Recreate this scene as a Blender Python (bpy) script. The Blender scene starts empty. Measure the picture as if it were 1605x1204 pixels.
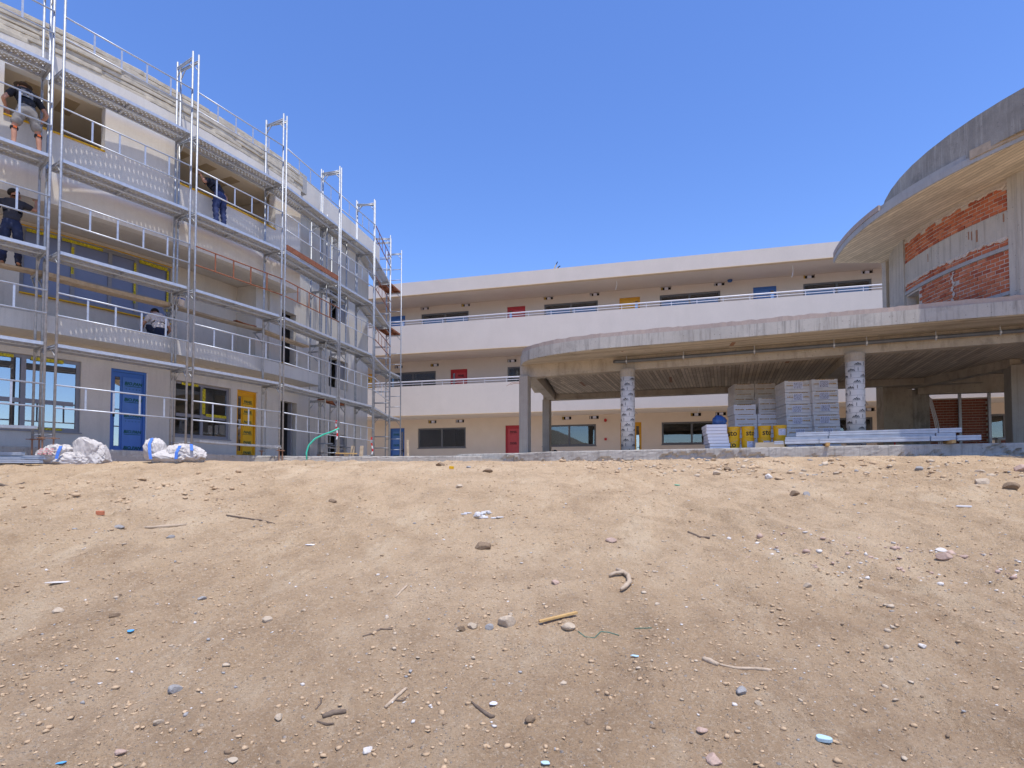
import bpy, bmesh, math, random
import numpy as np
from mathutils import Vector, Matrix

random.seed(7)
rad = math.radians
sc = bpy.context.scene
COL = sc.collection

# ------------------------------------------------------------------ camera, sky, sun, exposure
cam_d = bpy.data.cameras.new("camera")
cam = bpy.data.objects.new("camera", cam_d)
COL.objects.link(cam)
cam.location = (0, 0, -0.67)
cam.rotation_euler = (rad(92.0), 0, 0)
cam_d.sensor_width = 36.0
cam_d.lens = 36.0 * 920 / 1605
cam_d.shift_y = 0.0747
cam_d.clip_start = 0.05
cam_d.clip_end = 5000
sc.camera = cam

SUN_EL = rad(72.5)
SUN_H = Vector((0.47, -0.88, 0)).normalized()
world = bpy.data.worlds.new("World")
sc.world = world
world.use_nodes = True
wn, wl = world.node_tree.nodes, world.node_tree.links
bg = wn["Background"]
sky = wn.new("ShaderNodeTexSky")
sky.sky_type = 'NISHITA'
sky.sun_disc = False
sky.sun_elevation = SUN_EL
sky.sun_rotation = math.atan2(SUN_H.x, SUN_H.y)
sky.altitude = 300
sky.air_density = 1.0
sky.dust_density = 0.3
sky.ozone_density = 4.0
hsv = wn.new("ShaderNodeHueSaturation")       # one overall colour for the whole dome: a deep, clear summer blue
hsv.inputs["Hue"].default_value = 0.513
hsv.inputs["Saturation"].default_value = 1.17
wl.new(sky.outputs[0], hsv.inputs["Color"])
wl.new(hsv.outputs[0], bg.inputs[0])
bg.inputs[1].default_value = 0.15

sun_d = bpy.data.lights.new("sun", 'SUN')
sun_d.energy = 2.7
sun_d.angle = rad(0.55)
sun_d.color = (1.0, 0.95, 0.87)
sun = bpy.data.objects.new("sun", sun_d)
COL.objects.link(sun)
sdir = Vector((SUN_H.x * math.cos(SUN_EL), SUN_H.y * math.cos(SUN_EL), math.sin(SUN_EL)))
sun.rotation_euler = sdir.to_track_quat('Z', 'Y').to_euler()
sun.location = (20, -30, 60)

sc.view_settings.view_transform = 'Standard'
sc.view_settings.look = 'None'
sc.view_settings.exposure = 0.75
sc.view_settings.gamma = 1.0
sc.view_settings.use_curve_mapping = False
sc.render.engine = 'CYCLES'
sc.cycles.max_bounces = 8
sc.cycles.diffuse_bounces = 5
sc.cycles.glossy_bounces = 4
sc.cycles.transparent_max_bounces = 24
sc.cycles.use_denoising = True
sc.cycles.denoising_prefilter = 'ACCURATE'

# ------------------------------------------------------------------ materials
MATS = {}


class NT:
    """Small helper round a material's node tree."""
    def __init__(self, name):
        self.m = bpy.data.materials.new(name)
        self.m.use_nodes = True
        self.n = self.m.node_tree.nodes
        self.l = self.m.node_tree.links
        self.b = self.n["Principled BSDF"]
        self.out = self.n["Material Output"]
        self.tc = self.n.new("ShaderNodeTexCoord")

    def coord(self, scale=(1, 1, 1), rot=(0, 0, 0), src="Object"):
        mp = self.n.new("ShaderNodeMapping")
        mp.inputs["Scale"].default_value = scale
        mp.inputs["Rotation"].default_value = rot
        self.l.new(self.tc.outputs[src], mp.inputs["Vector"])
        return mp.outputs[0]

    def noise(self, scale, detail=5, rough=0.6, vec=None):
        t = self.n.new("ShaderNodeTexNoise")
        t.inputs["Scale"].default_value = scale
        t.inputs["Detail"].default_value = detail
        t.inputs["Roughness"].default_value = rough
        self.l.new(vec if vec is not None else self.tc.outputs["Object"], t.inputs["Vector"])
        return t.outputs["Fac"]

    def ramp(self, fac, stops):
        r = self.n.new("ShaderNodeValToRGB")
        e = r.color_ramp.elements
        while len(e) < len(stops):
            e.new(0.5)
        for el, (p, c) in zip(e, stops):
            el.position = p
            el.color = (*c, 1) if len(c) == 3 else c
        self.l.new(fac, r.inputs[0])
        return r.outputs[0]

    def mix(self, fac, a, b, mode='MIX'):
        x = self.n.new("ShaderNodeMix")
        x.data_type = 'RGBA'
        x.blend_type = mode
        for v, i in ((fac, 0), (a, 6), (b, 7)):
            if isinstance(v, (int, float)):
                x.inputs[i].default_value = v
            elif isinstance(v, tuple):
                x.inputs[i].default_value = (*v, 1)
            else:
                self.l.new(v, x.inputs[i])
        return x.outputs[2]

    def math(self, op, a, b=0.0, c=0.0):
        x = self.n.new("ShaderNodeMath")
        x.operation = op
        for i, v in enumerate((a, b, c)):
            if isinstance(v, (int, float)):
                x.inputs[i].default_value = v
            else:
                self.l.new(v, x.inputs[i])
        return x.outputs[0]

    def bump(self, h, strength=0.3, dist=0.02):
        b = self.n.new("ShaderNodeBump")
        b.inputs["Strength"].default_value = strength
        b.inputs["Distance"].default_value = dist
        self.l.new(h, b.inputs["Height"])
        self.l.new(b.outputs[0], self.b.inputs["Normal"])

    def done(self, col, rough=0.8, metal=0.0, spec=0.3):
        if isinstance(col, tuple):
            self.b.inputs["Base Color"].default_value = (*col, 1)
        else:
            self.l.new(col, self.b.inputs["Base Color"])
        self.b.inputs["Roughness"].default_value = rough
        self.b.inputs["Metallic"].default_value = metal
        self.b.inputs["Specular IOR Level"].default_value = spec
        return self.m


def simple(name, c1, c2=None, scale=6.0, rough=0.8, metal=0.0, bump=0.15, bscale=60.0, spec=0.3, detail=5):
    t = NT(name)
    c2 = c2 or tuple(v * 0.8 for v in c1)
    col = t.ramp(t.noise(scale, detail), [(0.3, c2), (0.7, c1)])
    if bump:
        t.bump(t.noise(bscale, 3), bump, 0.01)
    MATS[name] = t.done(col, rough, metal, spec)
    return MATS[name]


def streaked(name, c1, c2, dark, rough=0.88, streak=(5, 5, 0.35), bump=0.25, amount=0.5, pits=False):
    """Concrete or render with vertical weather streaks, blotches and fine grain."""
    t = NT(name)
    base = t.ramp(t.noise(1.1, 6, 0.65), [(0.32, c2), (0.68, c1)])
    st = t.noise(1.6, 6, 0.7, t.coord(streak))
    stf = t.ramp(st, [(0.5, (0, 0, 0)), (0.72, (1, 1, 1))])
    f = t.math('MULTIPLY', stf, amount)
    col = t.mix(f, base, dark)
    fine = t.noise(45, 4, 0.7)
    col = t.mix(t.ramp(fine, [(0.35, (0.3, 0.3, 0.3)), (0.6, (0, 0, 0))]), col, tuple(v * 0.8 for v in c2))
    if pits:
        v = t.n.new("ShaderNodeTexVoronoi")
        v.inputs["Scale"].default_value = 15
        t.l.new(t.tc.outputs["Object"], v.inputs["Vector"])
        w = t.n.new("ShaderNodeSeparateColor")
        t.l.new(v.outputs["Color"], w.inputs[0])
        pk = t.math('MULTIPLY', t.ramp(v.outputs["Distance"], [(0.12, (1, 1, 1)), (0.24, (0, 0, 0))]), t.math('GREATER_THAN', w.outputs[0], 0.8))
        col = t.mix(t.math('MULTIPLY', pk, 0.6), col, (0.13, 0.115, 0.10))
        pat = t.noise(0.8, 7, 0.72)
        col = t.mix(t.ramp(pat, [(0.56, (0, 0, 0)), (0.66, (0.6, 0.6, 0.6))]), col, tuple(v_ * 0.62 for v_ in c2))
    t.bump(t.mix(0.5, fine, t.noise(140, 2)), bump, 0.012)
    MATS[name] = t.done(col, rough)
    return MATS[name]


def boardmark(name, c1, c2, dark, axis, width=0.1, ang=0.0):
    """Concrete cast against narrow boards: each board its own tone, a small groove between boards."""
    t = NT(name)
    v = t.coord((1, 1, 1), (0, 0, -ang))
    sp = t.n.new("ShaderNodeSeparateXYZ")
    t.l.new(v, sp.inputs[0])
    a = sp.outputs[axis]
    other = sp.outputs[1 - axis] if axis < 2 else sp.outputs[0]
    q = t.math('DIVIDE', a, width)
    idx = t.math('FLOOR', q)
    fr = t.math('FRACT', q)
    # length breaks
    w1 = t.n.new("ShaderNodeTexWhiteNoise")
    w1.noise_dimensions = '1D'
    t.l.new(idx, w1.inputs["W"])
    seg = t.math('FLOOR', t.math('ADD', t.math('DIVIDE', other, 3.6), t.math('MULTIPLY', w1.outputs[0], 7.0)))
    w2 = t.n.new("ShaderNodeTexWhiteNoise")
    w2.noise_dimensions = '2D'
    cb = t.n.new("ShaderNodeCombineXYZ")
    t.l.new(idx, cb.inputs[0])
    t.l.new(seg, cb.inputs[1])
    t.l.new(cb.outputs[0], w2.inputs["Vector"])
    tone = t.ramp(w2.outputs[0], [(0.0, c2), (0.75, c1), (1.0, tuple(min(1, x * 1.1) for x in c1))])
    sc3 = (1.2, 14, 14) if axis == 1 else (14, 1.2, 14)
    grain = t.noise(2.5, 5, 0.7, t.coord(sc3, (0, 0, -ang)))
    col = t.mix(t.ramp(grain, [(0.36, (0.4, 0.4, 0.4)), (0.56, (0, 0, 0))]), tone, dark)
    blot = t.noise(0.9, 5, 0.7)
    col = t.mix(t.ramp(blot, [(0.52, (0, 0, 0)), (0.75, (0.5, 0.5, 0.5))]), col, dark)
    groove = t.ramp(t.math('ABSOLUTE', t.math('SUBTRACT', fr, 0.5)), [(0.36, (1, 1, 1)), (0.5, (0, 0, 0))])
    col = t.mix(t.math('MULTIPLY', t.math('SUBTRACT', 1.0, groove), 0.9), col, dark)
    h = t.math('ADD', t.math('MULTIPLY', groove, 0.7), t.math('MULTIPLY', w2.outputs[0], 0.5))
    h = t.math('ADD', h, t.math('MULTIPLY', grain, 0.5))
    t.bump(h, 0.6, 0.012)
    MATS[name] = t.done(col, 0.88)
    return MATS[name]


def glass(name, tint, refl):
    t = NT(name)
    tr = t.n.new("ShaderNodeBsdfTransparent")
    tr.inputs[0].default_value = (*tint, 1)
    gl = t.n.new("ShaderNodeBsdfGlossy")
    gl.inputs["Roughness"].default_value = 0.012
    gl.inputs["Color"].default_value = (0.92, 0.95, 1, 1)
    fr = t.n.new("ShaderNodeFresnel")
    fr.inputs[0].default_value = 1.5
    f = t.math('ADD', t.math('MULTIPLY', fr.outputs[0], 1.2), refl)
    f = t.math('MINIMUM', f, 0.95)
    ms = t.n.new("ShaderNodeMixShader")
    t.l.new(f, ms.inputs[0])
    t.l.new(tr.outputs[0], ms.inputs[1])
    t.l.new(gl.outputs[0], ms.inputs[2])
    bm = t.n.new("ShaderNodeBump")
    bm.inputs["Strength"].default_value = 0.03
    bm.inputs["Distance"].default_value = 0.05
    t.l.new(t.noise(0.9, 1), bm.inputs["Height"])
    t.l.new(bm.outputs[0], gl.inputs["Normal"])
    t.l.new(ms.outputs[0], t.out.inputs[0])
    MATS[name] = t.m
    return t.m


streaked("cream_render", (0.70, 0.605, 0.52), (0.655, 0.565, 0.485), (0.62, 0.54, 0.455), amount=0.4, streak=(1.2, 1.2, 0.25), bump=0.12)
simple("cream_soffit", (0.78, 0.675, 0.58), (0.74, 0.635, 0.54), 2.0, 0.9, 0, 0.06, 200)
simple("peach_render", (0.78, 0.64, 0.50), (0.74, 0.60, 0.465), 2.0, 0.9, 0, 0.1, 220)
simple("bounce_tint_trim", (0.72, 0.56, 0.38), (0.66, 0.50, 0.33), 3.0, 0.8, 0, 0.0)  # drip edge colour holds the warm light bounced off the ground
streaked("grey_render", (0.63, 0.585, 0.52), (0.535, 0.497, 0.44), (0.42, 0.392, 0.35), amount=0.5, streak=(3.5, 3.5, 0.4))
streaked("pale_render", (0.69, 0.645, 0.58), (0.61, 0.57, 0.515), (0.50, 0.467, 0.425), amount=0.4)
streaked("end_concrete", (0.62, 0.58, 0.52), (0.54, 0.505, 0.45), (0.41, 0.385, 0.345), amount=0.6, streak=(9, 9, 0.3))
streaked("rough_concrete", (0.45, 0.435, 0.41), (0.36, 0.35, 0.335), (0.25, 0.24, 0.23), amount=0.6, bump=0.5)
streaked("pale_concrete", (0.52, 0.49, 0.44), (0.40, 0.375, 0.335), (0.22, 0.205, 0.185), amount=0.9, streak=(7, 7, 0.5), bump=0.6, pits=True)
streaked("dark_concrete", (0.40, 0.365, 0.31), (0.23, 0.208, 0.175), (0.56, 0.515, 0.44), amount=0.85, streak=(6, 6, 0.35), bump=0.4, pits=True)
streaked("drum_concrete", (0.55, 0.51, 0.44), (0.44, 0.405, 0.35), (0.22, 0.19, 0.155), amount=0.75, streak=(10, 10, 0.3), bump=0.4, pits=True)
streaked("column_concrete", (0.44, 0.39, 0.32), (0.33, 0.29, 0.24), (0.19, 0.165, 0.135), amount=0.6, streak=(16, 16, 0.3), bump=0.4)
streaked("pink_screed", (0.46, 0.37, 0.32), (0.38, 0.31, 0.27), (0.52, 0.45, 0.40), amount=0.5, streak=(9, 9, 3), bump=0.6)
boardmark("board_soffit", (0.56, 0.495, 0.40), (0.40, 0.35, 0.28), (0.19, 0.16, 0.125), 1, 0.11, rad(-22))
boardmark("board_ceiling", (0.64, 0.54, 0.41), (0.44, 0.365, 0.275), (0.19, 0.15, 0.115), 0, 0.11, rad(-20))
boardmark("board_roof", (0.76, 0.66, 0.50), (0.60, 0.515, 0.385), (0.30, 0.25, 0.18), 0, 0.12, rad(10))
streaked("beam_concrete", (0.52, 0.45, 0.36), (0.37, 0.318, 0.25), (0.21, 0.175, 0.135), amount=0.6, streak=(3, 3, 0.8), bump=0.45, pits=True)
simple("parapet_concrete", (0.62, 0.555, 0.44), (0.40, 0.355, 0.28), 5.0, 0.92, 0, 0.5, 50, detail=8)
simple("plasterboard", (0.90, 0.81, 0.67), (0.87, 0.77, 0.63), 1.5, 0.9, 0, 0.05)
simple("joint_patch", (0.58, 0.46, 0.31), (0.52, 0.41, 0.27), 4.0, 0.9, 0, 0.05)
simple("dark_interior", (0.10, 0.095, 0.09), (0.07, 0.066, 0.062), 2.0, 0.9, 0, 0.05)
simple("room_paint", (0.62, 0.57, 0.50), (0.56, 0.51, 0.45), 2.0, 0.9, 0, 0.05)
simple("window_frame", (0.165, 0.165, 0.17), (0.145, 0.145, 0.15), 9.0, 0.5, 0, 0.0)
simple("left_frame", (0.25, 0.25, 0.27), (0.22, 0.22, 0.24), 9.0, 0.5, 0, 0.0)
simple("blue_door", (0.045, 0.145, 0.44), (0.04, 0.13, 0.40), 5.0, 0.35, 0, 0.0, spec=0.5)
simple("yellow_door", (0.72, 0.35, 0.005), (0.65, 0.31, 0.004), 5.0, 0.35, 0, 0.0, spec=0.5)
simple("red_door", (0.50, 0.03, 0.035), (0.44, 0.025, 0.03), 5.0, 0.35, 0, 0.0, spec=0.5)
simple("red_film", (0.56, 0.07, 0.075), (0.50, 0.055, 0.06), 5.0, 0.3, 0, 0.0, spec=0.5)
simple("blue_film", (0.075, 0.19, 0.50), (0.065, 0.17, 0.46), 5.0, 0.3, 0, 0.0, spec=0.5)
simple("yellow_film", (0.74, 0.41, 0.015), (0.68, 0.37, 0.012), 5.0, 0.3, 0, 0.0, spec=0.5)
simple("print_green", (0.005, 0.09, 0.05), (0.004, 0.07, 0.04), 5.0, 0.6, 0, 0.0)
simple("print_black", (0.012, 0.012, 0.014), (0.016, 0.016, 0.018), 5.0, 0.6, 0, 0.0)
simple("print_grey", (0.20, 0.20, 0.25), (0.15, 0.15, 0.2), 30.0, 0.7, 0, 0.0)
simple("print_orange", (0.55, 0.33, 0.10), (0.45, 0.26, 0.08), 60.0, 0.7, 0, 0.0)
simple("handle_metal", (0.02, 0.02, 0.02), (0.03, 0.03, 0.03), 9.0, 0.35, 0.6, 0.0)
simple("yellow_tape", (0.75, 0.62, 0.02), (0.22, 0.19, 0.02), 30.0, 0.5, 0, 0.0, detail=1)
simple("yellow_sill", (0.75, 0.42, 0.01), (0.65, 0.36, 0.01), 9.0, 0.5, 0, 0.0)
simple("protective_film", (0.175, 0.195, 0.30), (0.145, 0.165, 0.26), 1.6, 0.32, 0, 0.25, 5, spec=0.55)
simple("white_trim", (0.80, 0.80, 0.80), (0.74, 0.74, 0.74), 5.0, 0.5, 0, 0.0)
simple("rail_paint", (0.72, 0.70, 0.72), (0.66, 0.64, 0.66), 5.0, 0.4, 0, 0.0, spec=0.5)
simple("galvanised", (0.45, 0.47, 0.50), (0.29, 0.305, 0.33), 14.0, 0.45, 0.35, 0.1, 90, spec=0.5)
simple("bright_metal", (0.56, 0.59, 0.64), (0.42, 0.45, 0.50), 8.0, 0.42, 0.35, 0.05, 90, spec=0.5)
simple("rusty_steel", (0.34, 0.135, 0.07), (0.20, 0.075, 0.04), 12.0, 0.85, 0, 0.3, 90)
simple("jack_rust", (0.38, 0.22, 0.14), (0.25, 0.13, 0.08), 25.0, 0.8, 0.1, 0.3, 90)
simple("timber", (0.52, 0.41, 0.29), (0.36, 0.28, 0.195), 9.0, 0.85, 0, 0.4, 40)
simple("grey_timber", (0.40, 0.34, 0.27), (0.28, 0.235, 0.185), 9.0, 0.88, 0, 0.4, 40)
simple("fresh_timber", (0.62, 0.40, 0.16), (0.50, 0.31, 0.12), 11.0, 0.75, 0, 0.3, 60)
simple("bark", (0.20, 0.15, 0.11), (0.11, 0.08, 0.06), 18.0, 0.95, 0, 0.6, 60)
simple("dry_wood", (0.55, 0.43, 0.31), (0.38, 0.29, 0.20), 18.0, 0.9, 0, 0.5, 60)
simple("brick_clay", (0.54, 0.165, 0.075), (0.42, 0.12, 0.055), 7.0, 0.9, 0, 0.5, 60)
simple("brick_clay_pale", (0.58, 0.215, 0.11), (0.48, 0.16, 0.08), 7.0, 0.9, 0, 0.5, 60)
simple("brick_clay_dark", (0.42, 0.11, 0.055), (0.33, 0.085, 0.042), 7.0, 0.9, 0, 0.5, 60)
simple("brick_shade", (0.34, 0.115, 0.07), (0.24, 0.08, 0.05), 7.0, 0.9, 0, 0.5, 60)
simple("mortar", (0.62, 0.54, 0.46), (0.50, 0.43, 0.36), 14.0, 0.95, 0, 0.6, 40, detail=8)
simple("eps_white", (0.84, 0.82, 0.84), (0.79, 0.77, 0.79), 3.0, 0.7, 0, 0.2, 150)
simple("pack_wrap", (0.77, 0.74, 0.72), (0.60, 0.575, 0.56), 5.0, 0.4, 0, 0.25, 14, spec=0.5)
simple("bucket_yellow", (0.76, 0.43, 0.004), (0.70, 0.39, 0.004), 4.0, 0.32, 0, 0.0, spec=0.5)
simple("label_white", (0.75, 0.75, 0.84), (0.68, 0.68, 0.78), 12.0, 0.6, 0, 0.0)
simple("wrap_paper", (0.74, 0.695, 0.63), (0.65, 0.61, 0.55), 5.0, 0.75, 0, 0.7, 14)
simple("sack_white", (0.62, 0.58, 0.545), (0.46, 0.42, 0.385), 6.0, 0.75, 0, 0.9, 14)
simple("sack_print", (0.45, 0.14, 0.13), (0.62, 0.45, 0.43), 20.0, 0.7, 0, 0.1)
simple("strap_blue", (0.10, 0.24, 0.70), (0.07, 0.18, 0.58), 9.0, 0.6, 0, 0.1)
simple("tarp_blue", (0.045, 0.13, 0.36), (0.025, 0.075, 0.22), 9.0, 0.4, 0, 0.6, 12, spec=0.5)
simple("pipe_grey", (0.13, 0.14, 0.16), (0.10, 0.11, 0.125), 5.0, 0.4, 0, 0.0, spec=0.5)
simple("hose_green", (0.06, 0.55, 0.36), (0.04, 0.45, 0.29), 9.0, 0.4, 0, 0.0, spec=0.5)
simple("wire_green", (0.05, 0.22, 0.17), (0.04, 0.16, 0.12), 9.0, 0.5, 0, 0.0)
simple("tape_red", (0.75, 0.03, 0.03), (0.65, 0.02, 0.02), 9.0, 0.5, 0, 0.0)
simple("red_plastic", (0.55, 0.03, 0.03), (0.5, 0.02, 0.02), 9.0, 0.4, 0, 0.0)
simple("skin", (0.52, 0.27, 0.18), (0.46, 0.23, 0.15), 12.0, 0.6, 0, 0.05)
simple("hair_dark", (0.018, 0.013, 0.01), (0.03, 0.022, 0.016), 60.0, 0.7, 0, 0.6, 120)
simple("cap_brown", (0.075, 0.055, 0.04), (0.055, 0.04, 0.03), 30.0, 0.9, 0, 0.2)
simple("shirt_black", (0.018, 0.018, 0.024), (0.028, 0.028, 0.035), 6.0, 0.9, 0, 0.4, 18)
simple("shirt_charcoal", (0.05, 0.048, 0.055), (0.035, 0.033, 0.04), 6.0, 0.9, 0, 0.4, 18)
simple("shirt_navy", (0.025, 0.028, 0.045), (0.018, 0.02, 0.032), 6.0, 0.9, 0, 0.4, 18)
simple("shirt_white", (0.72, 0.68, 0.70), (0.62, 0.58, 0.60), 6.0, 0.9, 0, 0.4, 18)
simple("shorts_grey", (0.31, 0.29, 0.265), (0.20, 0.185, 0.17), 9.0, 0.9, 0, 0.4, 18)
simple("trousers_navy", (0.03, 0.04, 0.085), (0.018, 0.022, 0.045), 7.0, 0.9, 0, 0.4, 18)
simple("jeans_blue", (0.045, 0.065, 0.17), (0.02, 0.03, 0.08), 7.0, 0.9, 0, 0.4, 18)
simple("shoe_dark", (0.05, 0.045, 0.045), (0.03, 0.03, 0.03), 7.0, 0.7, 0, 0.2)
simple("shoe_grey", (0.35, 0.34, 0.36), (0.22, 0.2, 0.22), 20.0, 0.7, 0, 0.2)
simple("band_orange", (0.75, 0.16, 0.04), (0.6, 0.12, 0.03), 20.0, 0.7, 0, 0.0)
simple("shirt_print", (0.45, 0.42, 0.38), (0.10, 0.10, 0.11), 22.0, 0.8, 0, 0.0, detail=2)
simple("stone_pale", (0.58, 0.47, 0.345), (0.46, 0.365, 0.26), 9.0, 0.95, 0, 0.6, 30)
simple("stone_brown", (0.30, 0.215, 0.14), (0.21, 0.145, 0.09), 9.0, 0.95, 0, 0.6, 30)
simple("stone_grey", (0.40, 0.38, 0.36), (0.30, 0.285, 0.27), 9.0, 0.95, 0, 0.6, 30)
simple("stone_white", (0.72, 0.67, 0.61), (0.60, 0.55, 0.49), 9.0, 0.95, 0, 0.5, 30)
simple("stone_pink", (0.56, 0.40, 0.32), (0.45, 0.32, 0.25), 9.0, 0.95, 0, 0.5, 30)
simple("cyan_plastic", (0.12, 0.42, 0.75), (0.10, 0.36, 0.66), 9.0, 0.5, 0, 0.0)
simple("pale_cyan", (0.50, 0.66, 0.72), (0.40, 0.56, 0.62), 9.0, 0.6, 0, 0.2)
simple("gypsum_white", (0.80, 0.78, 0.76), (0.68, 0.66, 0.63), 20.0, 0.9, 0, 0.4, 60)
simple("cardboard", (0.52, 0.43, 0.32), (0.44, 0.36, 0.26), 9.0, 0.9, 0, 0.1)
simple("conduit_yellow", (0.70, 0.48, 0.08), (0.6, 0.4, 0.06), 9.0, 0.5, 0, 0.0)
simple("paving_dust", (0.46, 0.42, 0.37), (0.38, 0.345, 0.30), 1.2, 0.95, 0, 0.3, 30)
glass("clear_glass", (0.62, 0.66, 0.68), 0.06)
glass("sky_glass", (0.35, 0.40, 0.45), 0.34)


def sheet_with_holes():
    """Perforated galvanised deck sheet: staggered round holes really let light through."""
    t = NT("perforated_sheet")
    sp = t.n.new("ShaderNodeSeparateXYZ")
    t.l.new(t.tc.outputs["Object"], sp.inputs[0])
    px, py = 0.105, 0.064
    row = t.math('FLOOR', t.math('DIVIDE', sp.outputs[1], py))
    half = t.math('MULTIPLY', t.math('FRACT', t.math('MULTIPLY', row, 0.5)), 1.0)
    fx = t.math('SUBTRACT', t.math('FRACT', t.math('ADD', t.math('DIVIDE', sp.outputs[0], px), half)), 0.5)
    fy = t.math('SUBTRACT', t.math('FRACT', t.math('DIVIDE', sp.outputs[1], py)), 0.5)
    dx, dy = t.math('MULTIPLY', fx, px), t.math('MULTIPLY', fy, py)
    d2 = t.math('ADD', t.math('MULTIPLY', dx, dx), t.math('MULTIPLY', dy, dy))
    hole = t.math('LESS_THAN', d2, 0.0155 ** 2)
    col = t.ramp(t.noise(9, 5), [(0.3, (0.42, 0.41, 0.38)), (0.7, (0.60, 0.59, 0.56))])
    m = t.done(col, 0.5, 0.3, 0.4)
    tr = t.n.new("ShaderNodeBsdfTransparent")
    ms = t.n.new("ShaderNodeMixShader")
    t.l.new(hole, ms.inputs[0])
    t.l.new(t.b.outputs[0], ms.inputs[1])
    t.l.new(tr.outputs[0], ms.inputs[2])
    t.l.new(ms.outputs[0], t.out.inputs[0])
    MATS["perforated_sheet"] = m


sheet_with_holes()


def dirt_material():
    t = NT("dirt")
    big = t.noise(0.35, 6, 0.6)
    col = t.ramp(big, [(0.30, (0.58, 0.405, 0.240)), (0.52, (0.65, 0.468, 0.288)), (0.72, (0.72, 0.540, 0.350))])
    mid = t.noise(1.7, 8, 0.72)
    col = t.mix(t.ramp(mid, [(0.36, (0.8, 0.8, 0.8)), (0.54, (0, 0, 0))]), col, (0.47, 0.322, 0.190))
    # loose dust and scraped earth drawn out along the wheel tracks, fanning to both sides
    sx = t.n.new("ShaderNodeSeparateXYZ")
    t.l.new(t.tc.outputs["Object"], sx.inputs[0])
    side = t.ramp(t.math('ADD', t.math('MULTIPLY', sx.outputs[0], 0.35), 0.5), [(0.2, (0, 0, 0)), (0.8, (1, 1, 1))])
    da = t.noise(1.5, 7, 0.72, t.coord((1.3, 0.42, 1), (0, 0, rad(-28))))
    db = t.noise(1.5, 7, 0.72, t.coord((1.3, 0.42, 1), (0, 0, rad(33))))
    dust = t.mix(side, db, da)
    col = t.mix(t.ramp(dust, [(0.53, (0, 0, 0)), (0.64, (0.8, 0.8, 0.8))]), col, (0.74, 0.565, 0.365))
    col = t.mix(t.ramp(dust, [(0.35, (0.5, 0.5, 0.5)), (0.46, (0, 0, 0))]), col, (0.40, 0.275, 0.165))
    # the lower slope is browner, fading out towards the upper bank
    bank = t.ramp(t.math('ADD', t.math('MULTIPLY', sx.outputs[1], 0.11), t.math('MULTIPLY', mid, 0.5)), [(0.62, (1, 1, 1)), (1.25 / 1.3, (0, 0, 0))])
    col = t.mix(t.math('MULTIPLY', bank, 0.75), col, t.mix(1.0, col, (0.90, 0.865, 0.86), 'MULTIPLY'))
    fine = t.noise(55, 6, 0.8)
    col = t.mix(t.ramp(fine, [(0.34, (0.85, 0.85, 0.85)), (0.45, (0, 0, 0))]), col, (0.33, 0.222, 0.134))
    light = t.noise(38, 6, 0.8)
    col = t.mix(t.ramp(light, [(0.53, (0, 0, 0)), (0.62, (0.75, 0.75, 0.75))]), col, (0.72, 0.57, 0.40))
    gr = t.noise(210, 3, 0.8)
    col = t.mix(t.ramp(gr, [(0.33, (0.8, 0.8, 0.8)), (0.42, (0, 0, 0))]), col, (0.31, 0.207, 0.125))
    h = None
    for sc_, wt, thr in ((42, 0.75, 0.72), (95, 0.7, 0.55), (19, 0.8, 0.86)):
        v = t.n.new("ShaderNodeTexVoronoi")
        v.inputs["Scale"].default_value = sc_
        t.l.new(t.tc.outputs["Object"], v.inputs["Vector"])
        spk = t.ramp(v.outputs["Distance"], [(0.14, (1, 1, 1)), (0.26, (0, 0, 0))])
        w = t.n.new("ShaderNodeSeparateColor")
        t.l.new(v.outputs["Color"], w.inputs[0])
        pick = t.math('MULTIPLY', spk, t.math('GREATER_THAN', w.outputs[0], thr))
        tone = t.ramp(w.outputs[1], [(0.0, (0.30, 0.22, 0.15)), (0.4, (0.56, 0.45, 0.34)), (0.8, (0.68, 0.59, 0.49)), (1.0, (0.42, 0.40, 0.38))])
        col = t.mix(t.math('MULTIPLY', pick, wt), col, tone)
        h = t.math('MULTIPLY', pick, 0.6) if h is None else t.math('ADD', h, t.math('MULTIPLY', pick, 0.5))
    h = t.math('ADD', h, t.math('MULTIPLY', fine, 0.9))
    h = t.math('ADD', h, t.math('MULTIPLY', t.noise(20, 6, 0.75), 1.1))
    h = t.math('ADD', h, t.math('MULTIPLY', gr, 0.25))
    t.bump(h, 1.0, 0.03)
    MATS["dirt"] = t.done(col, 0.96, 0, 0.15)


dirt_material()
simple("far_hill", (0.30, 0.25, 0.18), (0.20, 0.19, 0.13), 0.02, 0.95, 0, 0)

# ------------------------------------------------------------------ mesh helpers
def tag(o, label=None, cat=None, group=None, kind=None):
    if label: o["label"] = label
    if cat: o["category"] = cat
    if group: o["group"] = group
    if kind: o["kind"] = kind
    return o


def empty(name, loc=(0, 0, 0), rz=0.0, label=None, cat=None, group=None):
    o = bpy.data.objects.new(name, None)
    COL.objects.link(o)
    o.location = loc
    o.rotation_euler = (0, 0, rz)
    o.empty_display_size = 0.2
    return tag(o, label, cat, group)


def ident(u, w, z):
    return (u, w, z)


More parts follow.
